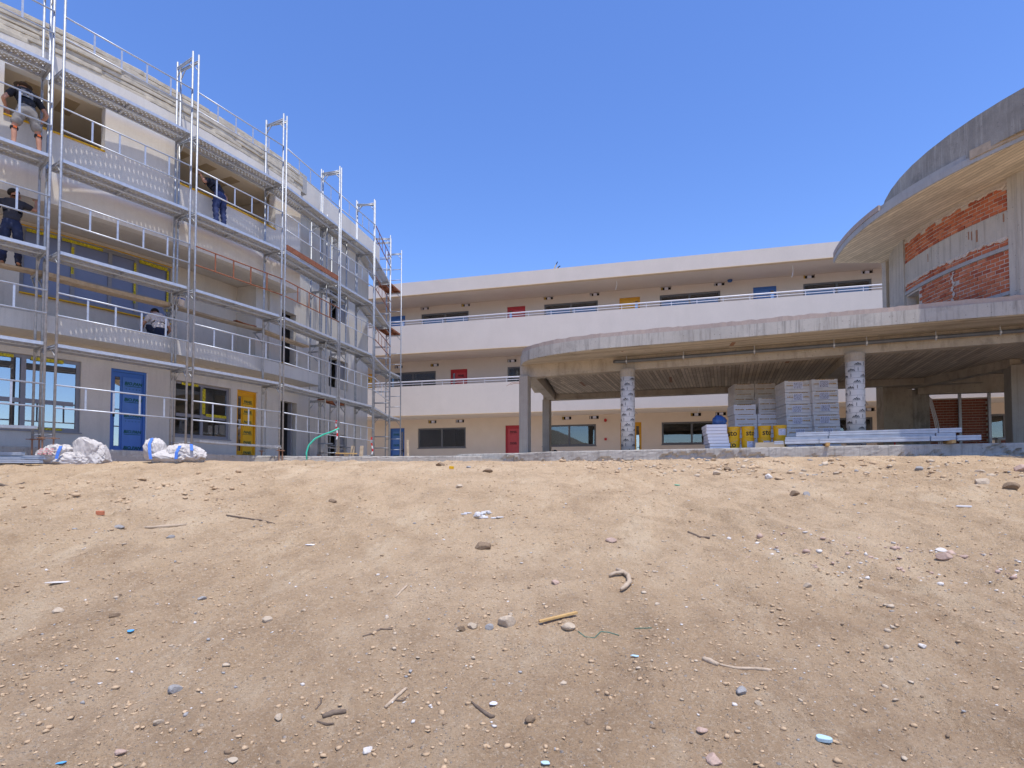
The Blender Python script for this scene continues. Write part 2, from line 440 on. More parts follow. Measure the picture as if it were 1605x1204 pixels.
class MB:
    """Collects geometry; build() links it as one mesh object."""
    def __init__(self):
        self.v, self.f = [], []

    def add(self, verts, faces):
        n = len(self.v)
        self.v += [tuple(p) for p in verts]
        self.f += [tuple(i + n for i in q) for q in faces]
        return self

    def box(self, u0, u1, w0, w1, z0, z1, M=ident, seg=1):
        vs, fs = [], []
        for i in range(seg + 1):
            u = u0 + (u1 - u0) * i / seg
            vs += [M(u, w0, z0), M(u, w1, z0), M(u, w1, z1), M(u, w0, z1)]
        for i in range(seg):
            a, b = 4 * i, 4 * (i + 1)
            for k in range(4):
                k2 = (k + 1) % 4
                fs.append((a + k, a + k2, b + k2, b + k))
        fs.append((3, 2, 1, 0))
        e = 4 * seg
        fs.append((e, e + 1, e + 2, e + 3))
        return self.add(vs, fs)

    def tube(self, a, b, r, n=8, r2=None):
        a, b = Vector(a), Vector(b)
        r2 = r if r2 is None else r2
        d = (b - a).normalized()
        x = d.orthogonal().normalized()
        y = d.cross(x)
        vs = []
        for p, rr in ((a, r), (b, r2)):
            for k in range(n):
                t = 2 * math.pi * k / n
                vs.append(p + x * (rr * math.cos(t)) + y * (rr * math.sin(t)))
        fs = [(k, (k + 1) % n, n + (k + 1) % n, n + k) for k in range(n)]
        fs += [tuple(reversed(range(n))), tuple(range(n, 2 * n))]
        return self.add(vs, fs)

    def path(self, pts, r, n=8):
        """Round bar along a polyline, with one ring per point."""
        pts = [Vector(p) for p in pts]
        rs = r if isinstance(r, (list, tuple)) else [r] * len(pts)
        vs, fs = [], []
        x = None
        for i, p in enumerate(pts):
            d = (pts[min(i + 1, len(pts) - 1)] - pts[max(i - 1, 0)]).normalized()
            x = d.orthogonal().normalized() if x is None else (x - d * x.dot(d)).normalized()
            y = d.cross(x)
            for k in range(n):
                t = 2 * math.pi * k / n
                vs.append(p + x * (rs[i] * math.cos(t)) + y * (rs[i] * math.sin(t)))
        for i in range(len(pts) - 1):
            for k in range(n):
                k2 = (k + 1) % n
                fs.append((i * n + k, i * n + k2, (i + 1) * n + k2, (i + 1) * n + k))
        fs += [tuple(reversed(range(n))), tuple(range((len(pts) - 1) * n, len(pts) * n))]
        return self.add(vs, fs)

    def beam(self, a, b, w, h, up=(0, 0, 1)):
        """Rectangular bar from a to b: width w across, height h along up."""
        a, b, up = Vector(a), Vector(b), Vector(up)
        d = (b - a).normalized()
        s = d.cross(up).normalized() * (w / 2)
        t = s.cross(d).normalized() * (h / 2)
        vs = [p + q for p in (a, b) for q in (-s - t, s - t, s + t, -s + t)]
        return self.add(vs, [(0, 1, 2, 3), (7, 6, 5, 4), (0, 4, 5, 1), (1, 5, 6, 2), (2, 6, 7, 3), (3, 7, 4, 0)])

    def prism(self, poly, z0, z1):
        n = len(poly)
        vs = [(x, y, z0) for x, y in poly] + [(x, y, z1) for x, y in poly]
        fs = [tuple(reversed(range(n))), tuple(range(n, 2 * n))]
        fs += [(k, (k + 1) % n, n + (k + 1) % n, n + k) for k in range(n)]
        return self.add(vs, fs)

    def lathe(self, prof, n=20, c=(0, 0, 0)):
        vs, fs = [], []
        for r, z in prof:
            for k in range(n):
                t = 2 * math.pi * k / n
                vs.append((c[0] + r * math.cos(t), c[1] + r * math.sin(t), c[2] + z))
        m = len(prof)
        for i in range(m - 1):
            for k in range(n):
                k2 = (k + 1) % n
                fs.append((i * n + k, i * n + k2, (i + 1) * n + k2, (i + 1) * n + k))
        fs += [tuple(reversed(range(n))), tuple(range((m - 1) * n, m * n))]
        return self.add(vs, fs)

    def wall(self, M, u0, u1, z0, z1, w0, w1, holes=(), step=0.5, ends=True):
        """Wall sheet with real openings: faces only on the outside of the solid cells."""
        us, zs = {round(u0, 4), round(u1, 4)}, {round(z0, 4), round(z1, 4)}
        for a, b, c, d in holes:
            us |= {round(min(max(a, u0), u1), 4), round(min(max(b, u0), u1), 4)}
            zs |= {round(min(max(c, z0), z1), 4), round(min(max(d, z0), z1), 4)}
        us = sorted(us)
        full = []
        for a, b in zip(us, us[1:]):
            k = max(1, int(math.ceil((b - a) / step)))
            full += [a + (b - a) * i / k for i in range(k)]
        us = full + [us[-1]]
        zs = sorted(zs)
        nu, nz = len(us) - 1, len(zs) - 1
        sol = np.ones((nu, nz), bool)
        for i in range(nu):
            um = (us[i] + us[i + 1]) / 2
            for j in range(nz):
                zm = (zs[j] + zs[j + 1]) / 2
                for a, b, c, d in holes:
                    if a < um < b and c < zm < d:
                        sol[i, j] = False
        idx = {}
        vs, fs = [], []

        def vid(i, j, k):
            if (i, j, k) not in idx:
                idx[(i, j, k)] = len(vs)
                vs.append(M(us[i], (w0, w1)[k], zs[j]))
            return idx[(i, j, k)]
        for i in range(nu):
            for j in range(nz):
                if not sol[i, j]:
                    continue
                fs.append((vid(i, j, 1), vid(i + 1, j, 1), vid(i + 1, j + 1, 1), vid(i, j + 1, 1)))
                fs.append((vid(i, j, 0), vid(i, j + 1, 0), vid(i + 1, j + 1, 0), vid(i + 1, j, 0)))
                if i == 0 or not sol[i - 1, j]:
                    fs.append((vid(i, j, 0), vid(i, j, 1), vid(i, j + 1, 1), vid(i, j + 1, 0)))
                if i == nu - 1 or not sol[i + 1, j]:
                    fs.append((vid(i + 1, j, 1), vid(i + 1, j, 0), vid(i + 1, j + 1, 0), vid(i + 1, j + 1, 1)))
                if j == 0 or not sol[i, j - 1]:
                    fs.append((vid(i, j, 0), vid(i + 1, j, 0), vid(i + 1, j, 1), vid(i, j, 1)))
                if j == nz - 1 or not sol[i, j + 1]:
                    fs.append((vid(i, j + 1, 1), vid(i + 1, j + 1, 1), vid(i + 1, j + 1, 0), vid(i, j + 1, 0)))
        return self.add(vs, fs)

    def mesh(self, name, material, smooth=False):
        me = bpy.data.meshes.new(name)
        me.from_pydata(self.v, [], self.f)
        bm = bmesh.new()
        bm.from_mesh(me)
        bmesh.ops.recalc_face_normals(bm, faces=bm.faces)
        bm.to_mesh(me)
        bm.free()
        if material:
            me.materials.append(MATS[material])
        if smooth:
            me.polygons.foreach_set("use_smooth", [True] * len(me.polygons))
        me.update()
        return me

    def build(self, name, material, parent=None, loc=(0, 0, 0), rz=0.0, smooth=False, bevel=0.0):
        o = bpy.data.objects.new(name, self.mesh(name, material, smooth))
        COL.objects.link(o)
        o.location = loc
        o.rotation_euler = (0, 0, rz)
        if parent:
            o.parent = parent
        if bevel:
            b = o.modifiers.new("bevel", 'BEVEL')
            b.width = bevel
            b.segments = 2
            b.limit_method = 'ANGLE'
        return o


def inst(name, me, parent=None, loc=(0, 0, 0), rot=(0, 0, 0), scale=None):
    o = bpy.data.objects.new(name, me)
    COL.objects.link(o)
    o.location = loc
    o.rotation_euler = rot
    if scale:
        o.scale = scale
    if parent:
        o.parent = parent
    return o


def dup_tree(root, loc, rz=None, label=None, group=None):
    r = root.copy()
    COL.objects.link(r)
    r.location = loc
    if rz is not None:
        r.rotation_euler = (0, 0, rz)
    if label: r["label"] = label
    if group: r["group"] = group
    for ch in list(root.children):
        c = ch.copy()
        COL.objects.link(c)
        c.parent = r
        for g in list(ch.children):
            d = g.copy()
            COL.objects.link(d)
            d.parent = c
    return r


def text_mesh(s, size, shear=0.0, extrude=0.0015, bold=0.0):
    cu = bpy.data.curves.new("lettering", 'FONT')
    cu.body = s
    cu.size = size
    cu.shear = shear
    cu.extrude = extrude
    cu.offset = bold
    cu.resolution_u = 2
    cu.align_x = 'CENTER'
    cu.align_y = 'CENTER'
    o = bpy.data.objects.new("lettering", cu)
    COL.objects.link(o)
    dg = bpy.context.evaluated_depsgraph_get()
    me = bpy.data.meshes.new_from_object(o.evaluated_get(dg))
    vs = [tuple(v.co) for v in me.vertices]
    fs = [tuple(p.vertices) for p in me.polygons]
    bpy.data.objects.remove(o)
    bpy.data.curves.remove(cu)
    bpy.data.meshes.remove(me)
    return vs, fs


TEXTS = {}


def put_text(mb, s, size, M, u, w, z, **kw):
    """Lettering laid on a mapped surface (u along it, z up), standing slightly proud at w."""
    key = (s, size, tuple(kw.items()))
    if key not in TEXTS:
        TEXTS[key] = text_mesh(s, size, **kw)
    vs, fs = TEXTS[key]
    mb.add([M(u + x, w + zz, z + y) for x, y, zz in vs], fs)


# --------------------------------------------------------------- value noise in numpy
def _hash(ix, iy, seed):
    h = (ix.astype(np.int64) * 374761393 + iy.astype(np.int64) * 668265263 + seed * 974711) & 0x7fffffff
    h = ((h ^ (h >> 13)) * 1274126177) & 0x7fffffff
    return ((h ^ (h >> 16)) & 0xffff) / 65535.0


def vnoise(x, y, seed=0):
    ix, iy = np.floor(x), np.floor(y)
    fx, fy = x - ix, y - iy
    fx, fy = fx * fx * (3 - 2 * fx), fy * fy * (3 - 2 * fy)
    a, b = _hash(ix, iy, seed), _hash(ix + 1, iy, seed)
    c, d = _hash(ix, iy + 1, seed), _hash(ix + 1, iy + 1, seed)
    return (a * (1 - fx) + b * fx) * (1 - fy) + (c * (1 - fx) + d * fx) * fy - 0.5


def fbm(x, y, scale, octs, seed, gain=0.5):
    s = 0
    a = 1.0
    for k in range(octs):
        s = s + a * vnoise(x * scale, y * scale, seed + k)
        scale *= 2.03
        a *= gain
    return s


# --------------------------------------------------------------- mapped frames of the three buildings
CL, RL = Vector((-24.812, 24.802)), 18.631
KZ = 0.978                          # storeys of the left building are a little lower than those at the back


def ML(u, w, z):                    # curved block on the left: u metres along its face, w outwards; straight past -12 degrees
    t = min(u / RL, rad(-12))
    e = max(0.0, u - rad(-12) * RL)
    return (CL.x + (RL + w) * math.cos(t) - e * math.sin(t), CL.y + (RL + w) * math.sin(t) + e * math.cos(t), z * KZ - 0.015)


def UL(deg):
    return rad(deg) * RL


FD = Vector((1, -0.27)).normalized()
FN = Vector((-0.27, -1)).normalized()


def MF(u, w, z):                    # long block at the back
    return (FD.x * u + FN.x * w, 29.5 + FD.y * u + FN.y * w, z)


CWX, CWY, RW = 18.679, 15.433, 7.335


def MW(u, w, z):                    # round brick wall of the pavilion; u grows towards the camera
    t = math.pi + u / RW
    return (CWX + (RW + w) * math.cos(t), CWY + (RW + w) * math.sin(t), z)


def UW(deg):
    return rad(deg - 180) * RW


BD = Vector((0.925, -0.380)).normalized()
BN = Vector((-0.380, -0.925)).normalized()


def MP(u, w, z):                    # pavilion front: u along the front beam, w towards the camera
    return (0.4 + BD.x * u + BN.x * w, 18.93 + BD.y * u + BN.y * w, z)


# ------------------------------------------------------------------ ground
def smooth01(t):
    t = np.clip(t, 0, 1)
    return t * t * (3 - 2 * t)


def ground_base(x, y):
    yc = 12.6
    t = np.clip((y - 2.4) / (yc - 2.4), 0, 1)
    s = 1 - (1 - t) ** 1.22
    zc = -0.25 + 0.11 * smooth01((x - 0.5) / 8.0)
    return -2.27 + (zc + 2.27) * s


def ground_h(x, y):
    x = np.asarray(x, float)
    y = np.asarray(y, float)
    z = ground_base(x, y)
    near = np.clip((13.4 - y) / 3.5, 0.0, 1.0)
    # wheel ruts and scraped ridges running up the slope, fanning out to both sides
    rr_, rl_ = smooth01((x - 0.7) / 2.2), smooth01((-x - 0.9) / 2.0)
    rut = rr_ * fbm((x * 0.925 + y * 0.38) * 1.0, (y * 0.925 - x * 0.38) * 0.16, 4.2, 4, 11, 0.6)
    rut = rut + rl_ * fbm((x * 0.87 - y * 0.49) * 1.0, (y * 0.87 + x * 0.49) * 0.16, 4.2, 4, 12, 0.6)
    z = z + near * 0.085 * rut
    z = z + near * 0.11 * fbm(x, y, 0.45, 3, 1) + (0.25 + 0.75 * near) * 0.045 * fbm(x, y, 1.9, 3, 5)
    rough = smooth01((fbm(x, y, 0.55, 3, 21) + 0.35) / 0.7)
    z = z + (0.3 + 0.7 * rough) * (0.034 * fbm(x, y, 6.0, 3, 8) + 0.020 * fbm(x, y, 22.0, 3, 9))
    # clods
    c = np.clip(fbm(x, y, 13.0, 2, 31) - 0.22, 0, 1) * rough
    z = z + 0.07 * c
    return z


def gz(x, y):
    return float(ground_h(np.array([x]), np.array([y]))[0])


def make_ground():
    def axis(parts):
        out = [parts[0][0]]
        for a, b, st in parts:
            k = max(1, int(round((b - a) / st)))
            out += [a + (b - a) * (i + 1) / k for i in range(k)]
        return np.array(out)
    xs = axis([(-900, -120, 130), (-120, -30, 15), (-30, -14.5, 0.9), (-14.5, -8, 0.07), (-8, -3.6, 0.035),
               (-3.6, 3.6, 0.02), (3.6, 8, 0.035), (8, 14.5, 0.07), (14.5, 30, 0.9), (30, 120, 15), (120, 900, 130)])
    ys = axis([(-900, -120, 130), (-120, -20, 12), (-20, 2.2, 1.0), (2.2, 5.0, 0.0185), (5.0, 8.0, 0.034), (8.0, 12.0, 0.05),
               (12.0, 19.5, 0.075), (19.5, 40, 1.5), (40, 120, 12), (120, 900, 130)])
    X, Y = np.meshgrid(xs, ys)
    Z = ground_h(X, Y)
    Z = np.where((np.abs(X) > 16) | (Y < 1.5) | (Y > 19.5), ground_base(X, Y), Z)
    # below the paved floors the earth lies lower
    Z = np.where(Y > 21, -0.35, Z)
    nx, ny = len(xs), len(ys)
    me = bpy.data.meshes.new("ground")
    co = np.stack([X, Y, Z], -1).reshape(-1, 3)
    i = np.arange((ny - 1) * (nx - 1))
    r, c = i // (nx - 1), i % (nx - 1)
    a = r * nx + c
    quads = np.stack([a, a + 1, a + nx + 1, a + nx], -1)
    me.vertices.add(len(co))
    me.vertices.foreach_set("co", co.ravel())
    me.loops.add(quads.size)
    me.loops.foreach_set("vertex_index", quads.ravel().astype(np.int32))
    me.polygons.add(len(quads))
    me.polygons.foreach_set("loop_start", (np.arange(len(quads)) * 4).astype(np.int32))
    me.polygons.foreach_set("use_smooth", np.ones(len(quads), bool))
    me.update(calc_edges=True)
    me.materials.append(MATS["dirt"])
    o = bpy.data.objects.new("ground", me)
    COL.objects.link(o)
    tag(o, "sloping sandy dirt ground scattered with stones and debris", kind="structure")


make_ground()

# hills far behind, seen only mirrored in the panes
hb = MB()
N = 60
rng = np.random.RandomState(3)
top = []
for k in range(N + 1):
    a = rad(150 + 240 * k / N)
    R = 700
    h = 45 + 38 * math.sin(k * 0.37) + 16 * math.sin(k * 0.93 + 1)
    top.append((R * math.cos(a), R * math.sin(a), max(8, h)))
vs, fs = [], []
for x, y, h in top:
    vs += [(x * 0.72, y * 0.72, -3), (x * 0.86, y * 0.86, h * 0.55), (x, y, h), (x * 1.15, y * 1.15, -3)]
for k in range(N):
    for j in range(3):
        fs.append((4 * k + j, 4 * k + j + 1, 4 * k + 5 + j, 4 * k + 4 + j))
hb.add(vs, fs)
tag(hb.build("hills", "far_hill", smooth=True), "dry brown hills on the far side of the valley", kind="structure")


# ------------------------------------------------------------------ paving, kerbs
def arc_pts(M, u0, u1, w, n):
    return [M(u0 + (u1 - u0) * i / n, w, 0)[:2] for i in range(n + 1)]


KERB = arc_pts(ML, UL(-62), UL(-24.2), 0.12, 22) + [(-6.5, 17.55), (-5.0, 17.75), (-3.4, 17.6), (-1.75, 17.3), (-0.9, 17.4)]
PAVE = KERB + [(1.0, 20.5), (16, 20), (40, 14), (46, 40), (-40, 60), (-40, 30)]
pv = MB().prism(PAVE, -0.3, 0.0)
tag(pv.build("paving", "paving_dust"), "dusty concrete paving between the buildings", kind="structure")


def ragged_face(pts, z0, z1, thick, name, material, seed, label, ragged=0.05, step=0.05, ztop_rough=0.0):
    """Low concrete edge: smooth top band, crumbling lower half, one connected sheet with a flat top."""
    P = [Vector(p) for p in pts]
    L = [0]
    for a, b in zip(P, P[1:]):
        L.append(L[-1] + (b - a).length)
    n = int(L[-1] / step)
    ss = np.linspace(0, L[-1], n + 1)
    px = np.interp(ss, L, [p.x for p in P])
    py = np.interp(ss, L, [p.y for p in P])
    dx, dy = np.gradient(px), np.gradient(py)
    ln = np.hypot(dx, dy)
    nx_, ny_ = dy / ln, -dx / ln
    zr = [0.0, 0.15, 0.3, 0.42, 0.5, 0.58, 0.66, 0.74, 0.82, 0.9, 0.96, 1.0]
    rows = []
    for t in zr:
        z = z0 + (z1 - z0) * t
        edge = 0.55 + 0.6 * fbm(ss, ss * 0, 1.7, 6, seed, 0.62)            # height of the ragged line along the face
        rec = smooth01((edge - t) / 0.07) * (0.4 + 0.9 * np.abs(fbm(ss, ss * 0 + t * 3, 5, 3, seed + 4)))
        off = -ragged * rec + 0.012 * fbm(ss, ss * 0 + t * 9, 9, 3, seed + 9)
        if t == 1.0:
            off = off - 0.012
        rows.append((px + nx_ * off, py + ny_ * off, np.full_like(px, z) + (ztop_rough * fbm(ss, ss * 0, 6, 3, seed + 2) if t > 0.95 else 0)))
    rows.append((px - nx_ * thick, py - ny_ * thick, np.full_like(px, z1)))
    vs = np.stack([np.stack(r, -1) for r in rows])
    m, k = vs.shape[0], vs.shape[1]
    fs = [(i * k + j, i * k + j + 1, (i + 1) * k + j + 1, (i + 1) * k + j) for i in range(m - 1) for j in range(k - 1)]
    mb = MB().add(vs.reshape(-1, 3).tolist(), fs)
    o = mb.build(name, material)
    tag(o, label, kind="structure")
    return o


ragged_face(KERB, -0.4, 0.075, 0.5, "kerb", "pale_concrete", 41, "low rough concrete kerb along the dirt in front of the left building", 0.08)

# ------------------------------------------------------------------ windows and doors
def window(parent, M, u0, u1, z0, z1, w, fr_mat, gl_mat, mullions=(), transoms=(), fw=0.07, sill=True, seg=1, name="window"):
    """Frame as the window itself, one pane per light as its children."""
    mb = MB()
    d0, d1 = w - 0.06, w
    mb.box(u0, u1, d0, d1, z0, z0 + fw, M, seg)
    mb.box(u0, u1, d0, d1, z1 - fw, z1, M, seg)
    mb.box(u0, u0 + fw, d0, d1, z0 + fw, z1 - fw, M)
    mb.box(u1 - fw, u1, d0, d1, z0 + fw, z1 - fw, M)
    us = [u0 + fw] + list(mullions) + [u1 - fw]
    for m in mullions:
        mb.box(m - fw * 0.55, m + fw * 0.55, d0 + 0.004, d1 + 0.006, z0 + fw, z1 - fw, M)
    for t in transoms:
        for a, b in zip(us, us[1:]):
            mb.box(a + fw * 0.55, b - fw * 0.55, d0 + 0.004, d1 - 0.004, t - fw * 0.6, t + fw * 0.6, M, max(1, seg // 2))
    fr = mb.build(name, fr_mat, parent)
    zs = [z0 + fw] + list(transoms) + [z1 - fw]
    for a, b in zip(us, us[1:]):
        for c, e in zip(zs, zs[1:]):
            MB().box(a + 0.01, b - 0.01, d0 + 0.024, d0 + 0.032, c + 0.005, e - 0.005, M).build("pane", gl_mat, fr)
    if sill:
        MB().box(u0 - 0.04, u1 + 0.04, d0, d1 + 0.09, z0 - 0.035, z0 - 0.004, M, seg).build("sill", fr_mat, fr)
    return fr


def door(parent, M, u0, u1, z0, z1, w, col, film, glass_side=0, text=None, rows=0, tsize=0.1, hside=1):
    """Framed door leaf with raised film-covered panel, narrow glass strip, handle and printed film."""
    mb = MB()
    d0, d1 = w - 0.07, w
    mb.box(u0, u0 + 0.07, d0, d1 + 0.02, z0, z1, M)
    mb.box(u1 - 0.07, u1, d0, d1 + 0.02, z0, z1, M)
    mb.box(u0 + 0.07, u1 - 0.07, d0, d1 + 0.02, z1 - 0.07, z1, M)
    mb.box(u0 + 0.07, u1 - 0.07, d0, d1 - 0.012, z0, z1 - 0.07, M)
    dr = mb.build("door", col, parent)
    L = u1 - u0
    g0, g1 = (u0 + 0.12, u0 + 0.12 + L * 0.13) if glass_side < 0 else (u1 - 0.12 - L * 0.13, u1 - 0.12)
    p0, p1 = (g1 + 0.07, u1 - 0.13) if glass_side < 0 else (u0 + 0.13, g0 - 0.07)
    MB().box(p0, p1, d1 - 0.012, d1 + 0.006, z0 + 0.12, z1 - 0.19, M).build("door_panel", film, dr)
    MB().box(g0, g1, d1 - 0.012, d1 - 0.002, z0 + 0.2, z1 - 0.2, M).build("glass_strip", "sky_glass", dr)
    h = MB()
    hu = (u0 + 0.1) if hside < 0 else (u1 - 0.1)
    h.box(hu - 0.02, hu + 0.02, d1, d1 + 0.03, z0 + 0.95, z0 + 1.15, M)
    h.tube(M(hu, d1 + 0.05, z0 + 1.05), M(hu - 0.13 * hside, d1 + 0.05, z0 + 1.05), 0.012, 6)
    h.tube(M(hu, d1, z0 + 1.05), M(hu, d1 + 0.055, z0 + 1.05), 0.012, 6)
    h.build("handle", "handle_metal", dr)
    if text:
        t = MB()
        pc = (p0 + p1) / 2 + (0.03 if len(text) > 5 else 0)
        zt = z1 - 0.30
        for k in range(rows):
            zz = zt - k * (z1 - z0 - 0.5) / max(1, rows - 1)
            put_text(t, text, tsize, M, pc, d1 + 0.0075, zz - 0.05, shear=0.2, bold=0.004)
            t.box(pc - 0.20, pc + 0.20, d1 + 0.0065, d1 + 0.008, zz - 0.122, zz - 0.107, M)
            for q in range(5):                       # faint small print below the mark
                if k % 2 == 0:
                    t.box(pc - 0.18 + q * 0.085, pc - 0.165 + q * 0.085, d1 + 0.0065, d1 + 0.008, zz - 0.205, zz - 0.180, M)
        tag(t.build("door_print", "print_green" if col != "red_door" else "print_black", dr), kind="stuff")
    return dr


# ------------------------------------------------------------------ curved grey building on the left
LB = empty("curved_building", (-12, 18, 0), 0, "curved three storey grey building with unfinished facade behind the scaffolding", "building")
LB.location = (0, 0, 0)
Z1, Z2, Z3, ZT = 3.12, 5.72, 9.20, 9.92
UE = 0.9
u13, u17, u21 = UL(-13.9), UL(-17.4), UL(-20.0)
w1 = (UL(-46.0), UL(-36.5), 0.53, 2.30)
w2 = (UL(-29.4), UL(-23.7), 0.60, 2.18)
bd = (UL(-34.45), UL(-31.7), 0.05, 2.25)
yd = (UL(-22.95), UL(-20.35), 0.08, 2.2)
dk = (UL(-17.0), UL(-14.15), -0.05, 2.10)
st0 = (-2.45, -0.95, -0.05, 1.22)
MB().wall(ML, UL(-62), u13, -0.35, 2.72, -1.05, -0.8, [w1, w2, bd, yd, dk]).build("wall", "grey_render", LB)
MB().wall(ML, u13, UE, -0.35, 9.2, -1.05, -0.8, [st0, (-2.45, -0.95, 3.08, 4.28), (-2.45, -0.95, 5.85, 7.05)]).build("wall", "end_concrete", LB)
MB().box(UL(-62), u13 + 0.15, -1.05, 0.0, 2.72, Z1, ML, 60).build("balcony_slab", "end_concrete", LB)
MB().box(UL(-62), u13, -7.0, -1.05, 2.80, Z1 - 0.01, ML, 40).build("floor_slab", "room_paint", LB)
# first floor, set back behind the balcony
fw = (UL(-40.0), UL(-28.3), 3.95, 5.60)
d2 = (UL(-16.95), UL(-14.45), 3.42, 5.25)
MB().wall(ML, UL(-62), u21, Z1, Z2, -1.85, -1.6, [fw]).build("wall", "grey_render", LB)
MB().box(u21 - 0.25, u21, -1.6, -1.05, Z1, Z2, ML).build("wall", "grey_render", LB)
MB().wall(ML, u21 - 0.25, u13, Z1, Z2, -1.05, -0.8, [d2]).build("wall", "grey_render", LB)
MB().box(UL(-19.3), UL(-18.9), -0.797, -0.74, 0.0, 2.72, ML).build("pilaster", "end_concrete", LB)
MB().box(UL(-19.1), UL(-18.6), -0.797, -0.72, Z1, Z2, ML).build("pilaster", "end_concrete", LB)
# second floor, flush with the balcony edge
wa = (UL(-41.9), UL(-36.15), 7.42, 8.58)
wb = (UL(-30.9), UL(-21.0), 7.40, 8.58)
MB().wall(ML, UL(-62), u17, Z2, 9.2, -0.25, 0.0, [wa, wb, (UL(-55), UL(-46), 7.4, 8.58)]).build("wall", "pale_render", LB)
MB().wall(ML, u17 - 0.25, u13, Z2, 9.2, -1.05, -0.8).build("wall", "pale_render", LB)
MB().box(u17 - 0.25, u17, -0.8, -0.25, Z2, 9.2, ML).build("wall", "pale_render", LB)
MB().box(UL(-62), u17 - 0.26, -4.5, -0.26, Z2 + 0.402, Z2 + 0.41, ML, 50).build("bounce_floor", "plasterboard", LB)  # unseen pale floor sheet added to bounce light onto the ceiling
MB().box(UL(-62), u17 - 0.25, -7.0, -0.25, Z2 + 0.01, Z2 + 0.4, ML, 50).build("soffit", "grey_render", LB)
# roof slab, plasterboard ceiling and inner walls seen through the open windows
MB().box(UL(-62), UE, -7.0, -1.05, 9.0, 9.2, ML, 60).build("roof_slab", "end_concrete", LB)
MB().box(UL(-62), u17 - 0.25, -1.05, -0.25, 9.0, 9.2, ML, 50).build("roof_slab", "end_concrete", LB)
MB().box(UL(-61), UL(-17.9), -4.5, -0.26, 8.72, 8.76, ML, 50).build("ceiling", "plasterboard", LB)
for a in (-40.5, -38.2, -29.6, -27.0, -24.4):
    MB().box(UL(a), UL(a + 1.1), -1.5, -0.7, 8.712, 8.719, ML, 3).build("joint_patch", "joint_patch", LB)
MB().box(UL(-62), u17 - 0.3, -2.9, -2.7, 6.12, 9.0, ML, 40).build("inner_wall", "room_paint", LB)  # pale and set close to the windows to bounce light onto the ceiling
for a in (-49.5, -33.6, -19.3):
    MB().box(UL(a), UL(a) + 0.12, -4.5, -0.25, 6.12, 8.71, ML).build("inner_wall", "room_paint", LB)
MB().box(UL(-62), UE, -7.25, -7.0, 0, 9.2, ML, 50).build("back_wall", "end_concrete", LB)
MB().box(UE - 0.25, UE, -7.0, -1.05, -0.35, 9.2, ML).build("end_wall", "end_concrete", LB)
for a in (-35.6, -30.6, -23.3, -19.0):
    MB().box(UL(a), UL(a) + 0.1, -5.0, -1.05, 0, 2.8, ML).build("inner_wall", "room_paint", LB)
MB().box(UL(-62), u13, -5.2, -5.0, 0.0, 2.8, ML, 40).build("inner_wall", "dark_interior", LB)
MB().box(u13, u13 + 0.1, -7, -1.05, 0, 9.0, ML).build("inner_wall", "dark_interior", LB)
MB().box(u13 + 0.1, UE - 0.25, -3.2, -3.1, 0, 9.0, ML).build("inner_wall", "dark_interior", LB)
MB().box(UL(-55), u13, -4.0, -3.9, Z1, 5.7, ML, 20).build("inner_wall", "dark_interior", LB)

# board-marked parapet: every board a strip of its own depth and length, in one cast sheet
def board_parapet(u0, u1, z0, z1, w):
    rr = random.Random(5)
    courses = []
    z = z0
    while z < z1 - 0.03:
        h = rr.uniform(0.085, 0.125)
        courses.append((z, min(z + h, z1)))
        z += h
    us = np.arange(u0, u1 + 1e-6, 0.05)
    rows = []
    for ci, (a, b) in enumerate(courses):
        offs = []
        pos = u0
        brk = []
        while pos < u1:
            ln = rr.uniform(0.9, 2.8)
            brk.append((pos, rr.uniform(-0.045, 0.012), rr.uniform(-0.012, 0.012), rr.uniform(-0.01, 0.01)))
            pos += ln
        for u in us:
            bb = [q for q in brk if q[0] <= u][-1]
            offs.append((bb[1], bb[2], bb[3] * 0 + (-0.02 if u - bb[0] < 0.05 and bb[0] > u0 else 0)))
        offs = np.array(offs)
        n1 = 0.010 * fbm(us, us * 0 + ci * 3.1, 3.0, 4, 77)
        n2 = 0.012 * fbm(us, us * 0 + ci * 7.7, 1.2, 3, 78)
        eps = 0.014
        for zz, rec in ((a, -0.05), (a + eps, 0), ((a + b) / 2, 0.002), (b - eps, 0), (b, -0.05)):
            o = offs[:, 0] + n1 + offs[:, 2] + rec * np.clip(0.5 + 2.2 * fbm(us, us * 0 + zz * 5, 1.5, 2, 80), 0.1, 1.3)
            rows.append((o, zz + n2 * (1 if rec == 0 else 1)))
    vs = []
    for o, zz in rows:
        for i, u in enumerate(us):
            vs.append(ML(u, w + o[i], min(zz[i], z1 + 0.02)))
    for i, u in enumerate(us):
        vs.append(ML(u, w - 0.25, z1))
    for i, u in enumerate(us):
        vs.append(ML(u, w - 0.25, z0))
    n = len(us)
    m = len(rows) + 2
    fs = [(r * n + i, r * n + i + 1, (r + 1) * n + i + 1, (r + 1) * n + i) for r in range(m - 1) for i in range(n - 1)]
    return MB().add(vs, fs)


board_parapet(UL(-62), UL(-17.0), 9.2, ZT, 0.0).build("parapet", "parapet_concrete", LB)
MB().box(UL(-17.0), UE, -1.05, -0.28, 9.2, ZT + 0.02, ML, 12).build("parapet", "pale_render", LB)
MB().box(UL(-17.05), UL(-16.3), -0.2, -0.03, 9.24, ZT - 0.04, ML, 3).build("parapet_stub", "rough_concrete", LB)

